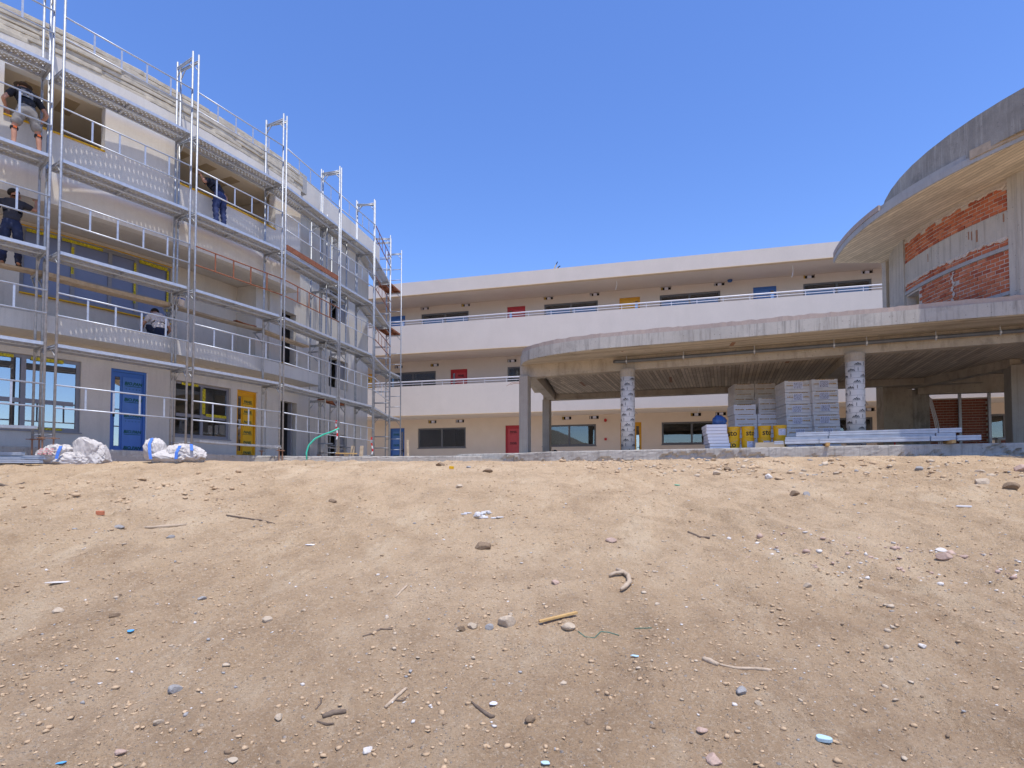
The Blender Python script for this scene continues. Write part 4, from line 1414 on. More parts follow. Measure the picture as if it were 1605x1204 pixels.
def transom_mesh(w):
    k = ("tr", w)
    if k not in _mesh:
        mb = MB().tube((0, 0, -0.03), (0, w, -0.03), 0.02, 8)
        mb.beam((0, 0, -0.075), (0, w, -0.075), 0.03, 0.03)
        mb.tube((0, 0.01, -0.30), (0, 0.2, -0.08), 0.014, 6)
        mb.tube((0, w - 0.01, -0.30), (0, w - 0.2, -0.08), 0.014, 6)
        _mesh[k] = mb.mesh("transom", "galvanised", True)
    return _mesh[k]


def plank_meshes(L, wd, rust):
    k = ("pl", round(L, 3), wd, rust)
    if k not in _mesh:
        fl = MB()
        h = 0.068
        for y in (0.0, wd - 0.004):
            fl.box(0, L, y, y + 0.004, -h, 0)
        fl.box(0, L, 0.004, 0.035, -h, -h + 0.004)
        fl.box(0, L, wd - 0.035, wd - 0.004, -h, -h + 0.004)
        for x in (0.0, L / 2 - 0.02, L - 0.05):
            fl.box(x, x + 0.045, 0.005, wd - 0.005, -h + 0.005, -0.012)
        sh = MB().box(0.0, L, 0.004, wd - 0.004, -0.0025, -0.0005)
        _mesh[k] = (fl.mesh("deck_plank", "rusty_steel" if rust else "bright_metal"), sh.mesh("deck_sheet", "rusty_steel" if rust == 2 else "perforated_sheet"))
    return _mesh[k]


def rail_meshes(L, rust):
    k = ("gr", round(L, 3), rust)
    if k not in _mesh:
        m = "rusty_steel" if rust else "bright_metal"
        a = MB().tube((0, 0, 0), (L, 0, 0), 0.0175, 8).mesh("guardrail", m, True)
        b = MB().tube((0, 0, 0), (L, 0, 0), 0.0175, 8).mesh("lower_rail", m, True)
        c = MB().box(-0.019, 0.019, -0.006, 0.006, -0.465, -0.016).mesh("strut", m)
        _mesh[k] = (a, b, c)
    return _mesh[k]


def add_rail(root, x0, L, z, y, rust=False, n=4, name="guardrail"):
    a, b, c = rail_meshes(L, rust)
    g = inst(name, a, root, (x0, y, z))
    inst("lower_rail", b, g, (0, 0, -0.48))
    for i in range(n):
        inst("strut", c, g, (L * (i + 1) / (n + 1), 0, 0))
    return g


def scaffold_bay(A, B, label, width=SW, decks=DECKS, rust_rails=(), rust_decks=(), gap=0.07, top=10.32, ends=(), rails=True, ground_rail=True, zbase=0.24, group="scaffold bays along the curved facade"):
    A, B = Vector(A), Vector(B)
    d = (B - A)
    L = d.length
    ang = math.atan2(d.y, d.x)
    root = empty("scaffold_bay", (A.x, A.y, 0), ang, label, "scaffold", group)
    x0, x1 = gap, L - gap
    ci, si = math.cos(ang), math.sin(ang)
    for x in (x0, x1):
        for y in (0, width):
            inst("standard", standard_mesh(zbase, top), root, (x, y, 0))
            wx, wy = A.x + ci * x - si * y, A.y + si * x + ci * y
            g = gz(wx, wy) if wy < KERB_Y(wx) else 0.0
            inst("base_jack", jack_mesh(max(0.1, zbase - g)), root, (x, y, g))
        for z in decks:
            inst("transom", transom_mesh(width), root, (x, 0, z - 0.03))
        inst("transom", transom_mesh(width), root, (x, 0, top - 0.12))
        _k = ("low", width)
        if _k not in _mesh:
            _mesh[_k] = MB().tube((0, 0, zbase + 0.06), (0, width, zbase + 0.06), 0.016, 6).mesh("base_tie", "galvanised", True)
        inst("base_tie", _mesh[_k], root, (x, 0, 0))
    pw = 0.32 if width > 0.6 else 0.28
    np_ = 2 if width > 0.6 else 1
    for i, z in enumerate(decks):
        fl, sh = plank_meshes(x1 - x0 - 0.03, pw, (2 if i in rust_decks else 0))
        for k in range(np_):
            y = 0.03 + k * (pw + 0.035)
            p = inst("deck_plank", fl, root, (x0 + 0.015, y, z))
            inst("deck_sheet", sh, p)
        if rails:
            add_rail(root, x0, x1 - x0, z + 1.07, -0.035, (i in rust_rails))
    if ground_rail:
        add_rail(root, x0, x1 - x0, 1.35, -0.035, False)
    for x in ends:
        xx = x1 if x else x0
        for z in decks + [zbase]:
            for h in (0.55, 1.05):
                _k = ("er", width)
                if _k not in _mesh:
                    _mesh[_k] = MB().tube((0, 0, 0), (0, width, 0), 0.016, 6).mesh("end_rail", "galvanised", True)
                inst("end_rail", _mesh[_k], root, (xx, 0, z + h))
    return root


def KERB_Y(x):
    ks = sorted((p[0], p[1]) for p in KERB)
    return float(np.interp(x, [k[0] for k in ks], [k[1] for k in ks])) if x > -13 else 99


scaffold_bay(POSTS[0], POSTS[1], "nearest scaffold bay, two workers in dark shirts stand on it", gap=0.11)
scaffold_bay(POSTS[1], POSTS[2], "second scaffold bay with all clean rails, in front of the blue door", gap=0.08)
scaffold_bay(POSTS[2], POSTS[3], "scaffold bay with one rusty guardrail, in front of the yellow door", rust_rails=(1,), gap=0.075)
scaffold_bay(POSTS[3], POSTS[4], "scaffold bay with a rusty toe board, in front of the doorless opening", rust_rails=(1,), gap=0.06)
scaffold_bay(POSTS[4], POSTS[5], "short scaffold bay at the windows of the building's end wall", rust_rails=(), gap=0.05)
scaffold_bay(POSTS[5], POSTS[6], "farthest long scaffold bay with red top rail, past the building corner", rust_rails=(1, 2, 3), gap=0.05, ground_rail=False, ends=(1,))
scaffold_bay(POSTS[6], POSTS[7], "narrow ladder bay closing the far end of the scaffold", rust_rails=(), gap=0.04, ends=(0, 1), rails=False, ground_rail=False, rust_decks=(2, 3), top=10.2)
A, B = ML(UL(-14.3), 0.32, 0)[:2], ML(UL(-9.9), 0.32, 0)[:2]
scaffold_bay(A, B, "small inner scaffold between the long scaffold and the end wall", width=0.6, decks=[2.16, 4.1, 5.98, 8.3], rust_rails=(), rust_decks=(0,), gap=0.03, top=8.6, rails=False, ground_rail=False,
             zbase=0.12, group=None)

# rusty toe board along the top working level, wooden planks on inner brackets
def bay_frame(i):
    A, B = Vector(POSTS[i]), Vector(POSTS[i + 1])
    d = B - A
    ang = math.atan2(d.y, d.x)
    c, s = math.cos(ang), math.sin(ang)
    return (lambda x, y, z: (A.x + c * x - s * y, A.y + s * x + c * y, z)), d.length, ang


F3, L3, a3 = bay_frame(3)
tag(MB().beam(F3(0.12, -0.01, 6.34), F3(L3 - 0.12, -0.01, 6.34), 0.035, 0.16).build("toe_board", "rusty_steel"), "rust brown toe board along the front of the upper scaffold deck", "toe board")


def wood_plank(name, P, Q, w, t, material, label, group=None):
    """Long plank with slightly uneven sides."""
    P, Q = Vector(P), Vector(Q)
    d = (Q - P).normalized()
    s = d.cross(Vector((0, 0, 1))).normalized()
    n = 12
    r = random.Random(int(P.x * 1000) & 0xffff)
    vs, fs = [], []
    for i in range(n + 1):
        c = P.lerp(Q, i / n) + Vector((0, 0, -0.02 * math.sin(math.pi * i / n)))
        e = r.uniform(-0.006, 0.006)
        for a, b in ((-1, -1), (1, -1), (1, 1), (-1, 1)):
            vs.append(c + s * (a * w / 2 + e) + Vector((0, 0, b * t / 2 + r.uniform(-0.002, 0.002))))
    for i in range(n):
        for k in range(4):
            k2 = (k + 1) % 4
            fs.append((4 * i + k, 4 * i + k2, 4 * i + 4 + k2, 4 * i + 4 + k))
    fs += [(3, 2, 1, 0), (4 * n, 4 * n + 1, 4 * n + 2, 4 * n + 3)]
    o = MB().add(vs, fs).build(name, material)
    return tag(o, label, "plank", group)


F0, L0, a0 = bay_frame(0)
F1, L1, a1 = bay_frame(1)
F2, L2, a2 = bay_frame(2)
g_ = "timber planks on the inner brackets"
ZP = 3.90
wood_plank("scaffold_plank", F0(0.2, SW + 0.18, ZP), F0(L0 - 0.12, SW + 0.18, ZP), 0.26, 0.05, "timber", "timber plank under the man who works with one raised arm", g_)
wood_plank("scaffold_plank", F1(-0.05, SW + 0.20, ZP), F1(L1 - 0.1, SW + 0.20, ZP), 0.30, 0.09, "timber", "thick pale timber plank across the film-covered window", g_)
wood_plank("scaffold_plank", F2(-0.1, SW + 0.18, ZP), F2(L2 - 0.05, SW + 0.18, ZP), 0.28, 0.05, "grey_timber", "weathered grey plank carrying the white bucket", g_)
wood_plank("scaffold_plank", F3(0.05, SW + 0.16, ZP), F3(L3 - 0.6, SW + 0.16, ZP), 0.26, 0.06, "timber", "pale plank end in front of the dark first floor opening", g_)
wood_plank("timber_offcut", F2(1.9, SW + 0.12, ZP + 0.055), F2(2.6, SW + 0.16, ZP + 0.055), 0.16, 0.03, "rusty_steel", "short brown offcut lying on the weathered grey plank")
wood_plank("lower_plank", F2(0.1, -0.16, 0.33), F2(L2 - 0.25, -0.16, 0.33), 0.22, 0.05, "galvanised", "grey metal plank lying low in front of the yellow door")
wood_plank("lower_plank", F0(0.5, -0.1, 0.42), F0(L0 - 0.25, -0.1, 0.42), 0.25, 0.06, "galvanised", "grey metal plank lying low under the large window")
for i, F, L in ((0, F0, L0), (1, F1, L1), (2, F2, L2), (3, F3, L3)):
    for x in (0.11, L - 0.11):
        b = MB().beam(F(x, SW, ZP - 0.075), F(x, SW + 0.40, ZP - 0.075), 0.04, 0.045)
        b.beam(F(x, SW + 0.02, ZP - 0.42), F(x, SW + 0.36, ZP - 0.09), 0.03, 0.03)
        side = "near" if x < 1 else "far"
        where = ["the nearest scaffold bay", "the bay in front of the blue door", "the bay in front of the yellow door", "the bay with the rusty toe board"][i]
        tag(b.build("bracket", "galvanised"), f"plank bracket at the {side} end of {where}", "bracket", "inner scaffold brackets")
# white bucket on the grey plank
bk = empty("white_bucket", F2(0.28, SW + 0.18, ZP + 0.026), 0, "white plastic bucket with blue band standing on the grey plank", "bucket")
MB().lathe([(0.10, 0), (0.125, 0.24), (0.135, 0.25), (0.12, 0.25), (0.1, 0.02)], 20).build("pail", "label_white", bk, smooth=True)
MB().lathe([(0.1225, 0.19), (0.1265, 0.225)], 20).build("band", "strap_blue", bk)
# red and white barrier tape on posts, hose, pallets
for i, (x, y) in enumerate(((-6.0, 20.08), (-5.36, 22.48))):
    z0 = (0.75, 0.35)[i]
    t = empty("barrier_tape", (x, y, 0), 0, ["red and white tape knotted on the scaffold post beside the green hose", "red and white tape hanging down the scaffold post nearer the corner"][i], "tape")
    for k in range(6):
        MB().beam((0.03 * math.sin(k), -0.045, z0 + 0.11 * k), (0.03 * math.sin(k + 1), -0.045, z0 + 0.11 * (k + 1)), 0.05, 0.006, (0, 1, 0)).build("tape_strip", "tape_red" if k % 2 else "white_trim", t)


def pallet(loc, rz, label):
    p = empty("pallet", loc, rz, label, "pallet", "wooden pallets by the scaffold foot")
    for k in range(5):
        MB().box(-0.6, 0.6, -0.4 + k * 0.175, -0.29 + k * 0.175, 0.12, 0.142).build("board", "timber", p)
    for y in (-0.4, -0.05, 0.3):
        for x in (-0.6, -0.07, 0.46):
            MB().box(x, x + 0.14, y, y + 0.1, 0.022, 0.12).build("block", "grey_timber", p)
        MB().box(-0.6, 0.6, y, y + 0.1, 0.0, 0.022).build("board", "timber", p)
    return p


pallet((-4.65, 20.6, 0.002), 0.1, "wooden pallet lying beside the farther scaffold post")
pallet((-5.75, 21.3, 0.002), -0.15, "wooden pallet beside the pair of upright boards")
for k, x in enumerate((-5.85, -5.52)):
    tag(MB().beam((x, 21.42, 0.145), (x + 0.02, 21.5, 0.62), 0.13, 0.03, (0, 1, 0)).build("upright_board", "timber"), ["left one of two short boards standing on the pallet", "right one of two short boards standing on the pallet"][k], "board")
tag(MB().beam((-4.3, 24.3, 0.0), (-4.36, 24.5, 1.05), 0.09, 0.03, (0, 1, 0)).build("leaning_board", "timber"), "single pale board standing upright beside the blue door at the back", "board")
hp = [(-4.11, 11.75, -0.24), (-4.13, 11.78, -0.1), (-4.09, 11.8, 0.05), (-3.98, 11.83, 0.18), (-3.82, 11.87, 0.27), (-3.66, 11.9, 0.33), (-3.52, 11.92, 0.40)]
tag(MB().path(hp, 0.017, 10).build("green_hose", "hose_green", smooth=True), "bright green hose end sticking up out of the dirt", "hose")

# short steel plates on a bar of the inner scaffold, and a board on a timber block below
tb = Vector(ML(UL(-12.8), 0.0, 0))
for k in range(3):
    q = Vector(ML(UL(-13.9) + 0.62 * k, 0.30, 0))
    tag(MB().box(-0.24, 0.24, -0.13, 0.13, 0, 0.035).build("steel_plate", "pipe_grey", None, (q.x, q.y, 0.60 - 0.03 * k), 0.3 + 0.4 * k),
        ["left of three dark steel plates on the inner scaffold bar", "middle of three dark steel plates on the inner scaffold bar", "right of three dark steel plates on the inner scaffold bar"][k], "plate", "dark steel plates on the inner scaffold")
tag(MB().beam(ML(UL(-14.3), 0.30, 0.525), ML(UL(-9.9), 0.30, 0.525), 0.04, 0.04).build("support_bar", "galvanised"), "low bar along the inner scaffold carrying dark steel plates", "bar")
qb = ML(UL(-13.2), 0.95, 0)
tag(MB().box(-0.08, 0.08, -0.08, 0.08, 0, 0.26).build("timber_block", "timber", None, (qb[0], qb[1], 0.002), 0.3), "upright timber block under a small board by the inner scaffold", "block")
tag(MB().box(-0.36, 0.36, -0.16, 0.16, 0, 0.035).build("small_board", "fresh_timber", None, (qb[0], qb[1], 0.264), 0.35), "small pale board lying on a timber block by the inner scaffold", "board")

# ------------------------------------------------------------------ people
def skin_chains(nodes, edges, root, sub=2):
    names = list(nodes)
    me = bpy.data.meshes.new("skinned")
    me.from_pydata([nodes[n][0] for n in names], [(names.index(a), names.index(b)) for a, b in edges], [])
    o = bpy.data.objects.new("skinned", me)
    COL.objects.link(o)
    sk = o.modifiers.new("skin", 'SKIN')
    sk.use_smooth_shade = True
    for i, n in enumerate(names):
        r = nodes[n][1]
        me.skin_vertices[0].data[i].radius = r if isinstance(r, tuple) else (r, r)
        me.skin_vertices[0].data[i].use_root = (n == root)
    ss = o.modifiers.new("sub", 'SUBSURF')
    ss.levels = sub
    ss.render_levels = sub
    dg = bpy.context.evaluated_depsgraph_get()
    out = bpy.data.meshes.new_from_object(o.evaluated_get(dg))
    vs = [tuple(v.co) for v in out.vertices]
    fs = [tuple(p.vertices) for p in out.polygons]
    bpy.data.objects.remove(o)
    bpy.data.meshes.remove(out)
    return vs, fs


def ellipsoid(mb, c, r, R=None, n=14, m=9, top=0.0):
    """Ellipsoid (or its part above the height fraction top), optionally rotated."""
    vs, fs = [], []
    R = R or Matrix.Identity(3)
    for i in range(m + 1):
        ph = math.asin(max(-1, top)) + (math.pi / 2 - math.asin(max(-1, top))) * i / m if top > -1 else -math.pi / 2 + math.pi * i / m
        for k in range(n):
            t = 2 * math.pi * k / n
            p = Vector((r[0] * math.cos(ph) * math.cos(t), r[1] * math.cos(ph) * math.sin(t), r[2] * math.sin(ph)))
            vs.append(Vector(c) + R @ p)
    for i in range(m):
        for k in range(n):
            fs.append((i * n + k, i * n + (k + 1) % n, (i + 1) * n + (k + 1) % n, (i + 1) * n + k))
    fs.append(tuple(reversed(range(n))))
    return mb.add(vs, fs)


def person(loc, rz, label, J, lean, head_tilt, shirt, lower, shoe, hair, shorts=False, extras=None, waist_fwd=0.0):
    """Figure facing +y; J overrides joints after the torso has been leaned forward."""
    root = empty("person", loc, rz, label, "person")
    pel = Vector((0, 0, 0.94)) if "pelvis" not in J else Vector(J["pelvis"])
    Rx = Matrix.Rotation(-lean, 3, 'X')

    def up(p):
        return pel + Rx @ Vector(p)
    N = {"pelvis": pel, "waist": up((0, 0.0, 0.16)), "chest": up((0, -0.01, 0.36)), "upper": up((0, -0.01, 0.47)), "neck": up((0, 0.0, 0.55)),
         "shL": up((-0.175, -0.01, 0.46)), "shR": up((0.175, -0.01, 0.46))}
    Rh = Rx @ Matrix.Rotation(-head_tilt[0], 3, 'X') @ Matrix.Rotation(head_tilt[1], 3, 'Z')
    hd = lambda p: N["neck"] + Rh @ Vector(p)
    N["jaw"], N["skull"], N["crown"] = hd((0, 0.035, 0.10)), hd((0, 0.015, 0.175)), hd((0, 0.005, 0.235))
    for s, sx in (("L", -1), ("R", 1)):
        N["hip" + s] = pel + Vector((sx * 0.09, 0, -0.06))
        N["knee" + s] = Vector((sx * 0.12, 0.03, 0.50))
        N["ank" + s] = Vector((sx * 0.13, -0.01, 0.10))
        N["heel" + s] = Vector((sx * 0.13, -0.05, 0.04))
        N["toe" + s] = Vector((sx * 0.15, 0.15, 0.03))
        N["elb" + s] = up((sx * 0.30, 0.05, 0.22))
        N["wri" + s] = up((sx * 0.26, 0.28, 0.22))
        N["palm" + s] = up((sx * 0.25, 0.36, 0.24))
    for k, v in J.items():
        if k != "pelvis":
            N[k] = Vector(v)
    for s in "LR":
        if "wri" + s in J and "palm" + s not in J:
            N["palm" + s] = N["wri" + s] + (N["wri" + s] - N["elb" + s]).normalized() * 0.075
    rr_ = {"pelvis": (0.135, 0.11), "waist": (0.13, 0.10), "chest": (0.155, 0.11), "upper": (0.12, 0.085), "neck": 0.055, "jaw": 0.068, "skull": 0.09, "crown": 0.062}
    for s in "LR":
        rr_.update({"sh" + s: 0.065, "elb" + s: 0.042, "wri" + s: 0.028, "palm" + s: (0.036, 0.02), "hip" + s: 0.085, "knee" + s: 0.055, "ank" + s: 0.038, "heel" + s: 0.036, "toe" + s: 0.03})
        N["calf" + s] = N["knee" + s].lerp(N["ank" + s], 0.35) + Vector((0, -0.015, 0))
        rr_["calf" + s] = 0.055
        N["thigh" + s] = N["hip" + s].lerp(N["knee" + s], 0.4)
        rr_["thigh" + s] = 0.082
        N["arm" + s] = N["sh" + s].lerp(N["elb" + s], 0.45)
        rr_["arm" + s] = 0.05
        N["fore" + s] = N["elb" + s].lerp(N["wri" + s], 0.3)
        rr_["fore" + s] = 0.042
    E = [("pelvis", "waist"), ("waist", "chest"), ("chest", "upper"), ("upper", "neck"), ("neck", "jaw"), ("jaw", "skull"), ("skull", "crown")]
    for s in "LR":
        E += [("upper", "sh" + s), ("sh" + s, "arm" + s), ("arm" + s, "elb" + s), ("elb" + s, "fore" + s), ("fore" + s, "wri" + s), ("wri" + s, "palm" + s),
              ("pelvis", "hip" + s), ("hip" + s, "thigh" + s), ("thigh" + s, "knee" + s), ("knee" + s, "calf" + s), ("calf" + s, "ank" + s), ("ank" + s, "heel" + s), ("ank" + s, "toe" + s)]
    vs, fs = skin_chains({k: (N[k], rr_[k]) for k in rr_}, E, "pelvis")
    b = MB().add(vs, fs)
    # face: nose, ears, brow, mouth, eyes sit in the head's own frame
    ellipsoid(b, hd((0, 0.115, 0.135)), (0.014, 0.022, 0.024), Rh, 8, 5, -1)
    for sx in (-1, 1):
        ellipsoid(b, hd((sx * 0.092, 0.0, 0.145)), (0.012, 0.026, 0.034), Rh, 8, 5, -1)
    ellipsoid(b, hd((0, 0.098, 0.085)), (0.026, 0.01, 0.008), Rh, 8, 4, -1)
    # fingers and thumb, curled a little
    for s, sx in (("L", -1), ("R", 1)):
        pm, wr = N["palm" + s], N["wri" + s]
        d = (pm - wr).normalized()
        side = d.cross(Vector((0, 0, 1)))
        side = side.normalized() if side.length > 0.1 else Vector((1, 0, 0))
        dn = side.cross(d).normalized()
        for q, ln in enumerate((0.066, 0.078, 0.072, 0.056)):
            base = pm + side * ((q - 1.5) * 0.019) + d * 0.018
            b.path([base, base + d * ln * 0.5 - dn * 0.010, base + d * ln * 0.8 - dn * 0.028, base + d * ln * 0.85 - dn * 0.045], [0.0095, 0.009, 0.008, 0.006], 6)
        tb = pm - side * 0.032 - d * 0.02
        b.path([tb, tb - side * 0.024 + d * 0.025 - dn * 0.01, tb - side * 0.022 + d * 0.055 - dn * 0.02], [0.011, 0.010, 0.007], 6)
    b.build("body", "skin", root, smooth=True)
    ey = MB()
    for sx in (-1, 1):
        ellipsoid(ey, hd((sx * 0.034, 0.093, 0.152)), (0.012, 0.008, 0.008), Rh, 8, 4, -1)
    tag(ey.build("eyes", "print_black", root), kind=None)
    # shirt with short sleeves
    sn = {"hem": (N["pelvis"].lerp(N["waist"], -0.05), (0.172, 0.142)), "waist": (N["waist"], (0.158, 0.128)), "chest": (N["chest"], (0.178, 0.13)), "upper": (N["upper"], (0.142, 0.105)),
          "collar": (N["upper"].lerp(N["neck"], 0.65), 0.068)}
    se = [("hem", "waist"), ("waist", "chest"), ("chest", "upper"), ("upper", "collar")]
    for s in "LR":
        sn["sh" + s] = (N["sh" + s], 0.082)
        sn["slv" + s] = (N["sh" + s].lerp(N["elb" + s], 0.4), 0.072)
        sn["cuff" + s] = (N["sh" + s].lerp(N["elb" + s], 0.72), 0.066)
        se += [("upper", "sh" + s), ("sh" + s, "slv" + s), ("slv" + s, "cuff" + s)]
    vs, fs = skin_chains(sn, se, "chest")
    wv = []
    for x, y, z in vs:
        k = 0.007 * math.sin(x * 38 + z * 23) + 0.006 * math.sin(z * 61 + y * 30)
        wv.append((x + k, y + k * 0.6, z))
    MB().add(wv, fs).build("shirt", shirt, root, smooth=True)
    tn = {"belt": (N["pelvis"].lerp(N["waist"], 0.7), (0.14, 0.112)), "pelvis": (N["pelvis"], (0.158, 0.132))}
    te = [("belt", "pelvis")]
    for s in "LR":
        tn["hip" + s] = (N["hip" + s], 0.112)
        tn["thigh" + s] = (N["thigh" + s], 0.108)
        te += [("pelvis", "hip" + s), ("hip" + s, "thigh" + s)]
        if shorts:
            tn["hemleg" + s] = (N["thigh" + s].lerp(N["knee" + s], 0.9), 0.095)
            te += [("thigh" + s, "hemleg" + s)]
        else:
            tn["knee" + s] = (N["knee" + s], 0.082)
            tn["calf" + s] = (N["calf" + s], 0.075)
            tn["hemleg" + s] = (N["ank" + s] + Vector((0, -0.01, -0.045)), 0.064)
            te += [("thigh" + s, "knee" + s), ("knee" + s, "calf" + s), ("calf" + s, "hemleg" + s)]
    vs, fs = skin_chains(tn, te, "pelvis")
    wv = []
    for x, y, z in vs:
        k = 0.007 * math.sin(z * 47 + x * 20) + 0.005 * math.sin(z * 83 + y * 33)
        wv.append((x + k, y - k, z))
    MB().add(wv, fs).build("shorts" if shorts else "trousers", lower, root, smooth=True)
    for s in "LR":
        sh = MB()
        vs, fs = skin_chains({"a": (N["ank" + s] + Vector((0, 0, -0.01)), 0.05), "h": (N["heel" + s], 0.046), "m": (N["heel" + s].lerp(N["toe" + s], 0.55) + Vector((0, 0, 0.012)), 0.048), "t": (N["toe" + s], 0.036)},
                             [("a", "h"), ("h", "m"), ("m", "t")], "h")
        sh.add(vs, fs).build("shoe", shoe, root, smooth=True)
    hb_ = MB()
    ellipsoid(hb_, hd((0, -0.008, 0.165)), (0.102, 0.112, 0.108), Rh @ Matrix.Rotation(rad(22), 3, 'X'), 18, 8, -0.1)
    hb_.build("hair" if hair == "hair_dark" else "cap", hair, root, smooth=True)
    if extras:
        extras(root, N, hd, up)
    return root


def extras_a(root, N, hd, up):
    from mathutils.bvhtree import BVHTree
    sh = [c for c in root.children if c.name.startswith("shirt")][0].data
    bvh = BVHTree.FromPolygons([v.co for v in sh.vertices], [list(q.vertices) for q in sh.polygons])
    fwd = (up((0, 1, 0)) - up((0, 0, 0))).normalized()
    m = MB()                                                   # pale print laid on the back of the shirt
    for dx, z0, z1, w0 in ((-0.05, 0.36, 0.45, 0.045), (0.02, 0.34, 0.42, 0.03), (0.065, 0.27, 0.36, 0.04), (0.0, 0.24, 0.29, 0.10), (0.085, 0.35, 0.42, 0.02), (-0.05, 0.29, 0.33, 0.04)):
        pts = []
        for i in range(5):
            for j in range(4):
                s = up((dx - w0 + 2 * w0 * i / 4, -0.6, z0 + (z1 - z0) * j / 3))
                hit = bvh.ray_cast(s, fwd)
                if hit[0] is not None:
                    pts.append(hit[0] - fwd * 0.004)
        if len(pts) == 20:
            m.add(pts, [(4 * i + j, 4 * i + j + 1, 4 * i + 5 + j, 4 * i + 4 + j) for i in range(4) for j in range(3)])
    m.build("shirt_print", "shirt_print", root)
    for s in "LR":
        c = N["knee" + s].lerp(N["ank" + s], 0.12)
        k = MB().lathe([(0.068, -0.025), (0.072, 0.0), (0.068, 0.025)], 16, c)
        k.build("knee_strap", "print_black", root)
        MB().box(c.x - 0.03, c.x + 0.03, c.y - 0.078, c.y - 0.06, c.z - 0.02, c.z + 0.02).build("knee_strap", "band_orange", root)
    brim = MB()
    Rm = (hd((0, 0, 1)) - hd((0, 0, 0))).normalized()
    ellipsoid(brim, hd((0, 0.0, 0.20)), (0.165, 0.175, 0.022), Matrix(((1, 0, 0), (0, 1, 0), (0, 0, 1))), 20, 4, -1)
    brim.build("hat_brim", "cap_brown", root, smooth=True)


def at_bay(F, x, y, z):
    return F(x, y, z)


ang_in = lambda a: a                      # figures face the wall: local +y is the bay's inward side
person(F0(L0 - 0.43, 0.40, 6.245), a0, "man in printed black t-shirt, grey shorts and brown hat bending on the upper deck",
       {"elbL": (-0.37, 0.14, 1.06), "wriL": (-0.27, 0.36, 1.00), "elbR": (0.38, 0.14, 1.04), "wriR": (0.30, 0.34, 0.90),
        "kneeL": (-0.20, 0.02, 0.50), "ankL": (-0.21, -0.02, 0.10), "heelL": (-0.21, -0.06, 0.04), "toeL": (-0.23, 0.14, 0.03),
        "kneeR": (0.20, 0.02, 0.50), "ankR": (0.22, -0.02, 0.10), "heelR": (0.22, -0.06, 0.04), "toeR": (0.25, 0.14, 0.03)},
       rad(26), (rad(12), 0), "shirt_black", "shorts_grey", "shoe_grey", "cap_brown", True, extras_a)
person(F0(L0 - 0.52, SW + 0.2, ZP + 0.027), a0 + rad(-22), "man in charcoal t-shirt and dark trousers with arm raised to the wall",
       {"elbL": (-0.36, -0.02, 1.14), "wriL": (-0.40, 0.18, 1.00), "elbR": (0.38, 0.20, 1.36), "wriR": (0.36, 0.28, 1.56)},
       rad(10), (rad(8), rad(-58)), "shirt_charcoal", "trousers_navy", "shoe_dark", "hair_dark")
person(F2(1.05, 0.42, 6.245), a2 + rad(6), "man in navy t-shirt and paint-marked jeans leaning into the upper window",
       {"elbL": (-0.37, 0.16, 1.15), "wriL": (-0.36, 0.30, 1.36), "elbR": (0.33, 0.12, 0.99), "wriR": (0.30, 0.20, 0.78)},
       rad(40), (rad(30), rad(10)), "shirt_navy", "jeans_blue", "shoe_dark", "hair_dark")
person(ML(UL(-31.3), -0.55, Z1 + 0.002), UL(-31.3) / RL + rad(90) - rad(10), "man in white t-shirt crouching on the first floor balcony slab",
       {"pelvis": (0, -0.10, 0.24), "kneeL": (-0.16, 0.28, 0.42), "ankL": (-0.15, 0.10, 0.10), "heelL": (-0.15, 0.06, 0.04), "toeL": (-0.16, 0.26, 0.03),
        "kneeR": (0.18, 0.28, 0.42), "ankR": (0.17, 0.10, 0.10), "heelR": (0.17, 0.06, 0.04), "toeR": (0.18, 0.26, 0.03),
        "elbL": (-0.30, 0.20, 0.42), "wriL": (-0.26, 0.40, 0.34), "elbR": (0.32, 0.10, 0.36), "wriR": (0.27, 0.32, 0.24)},
       rad(28), (rad(30), 0), "shirt_white", "trousers_navy", "shoe_dark", "hair_dark")

# ------------------------------------------------------------------ building materials in the pavilion
PF = 0.2                                                       # pavilion floor level


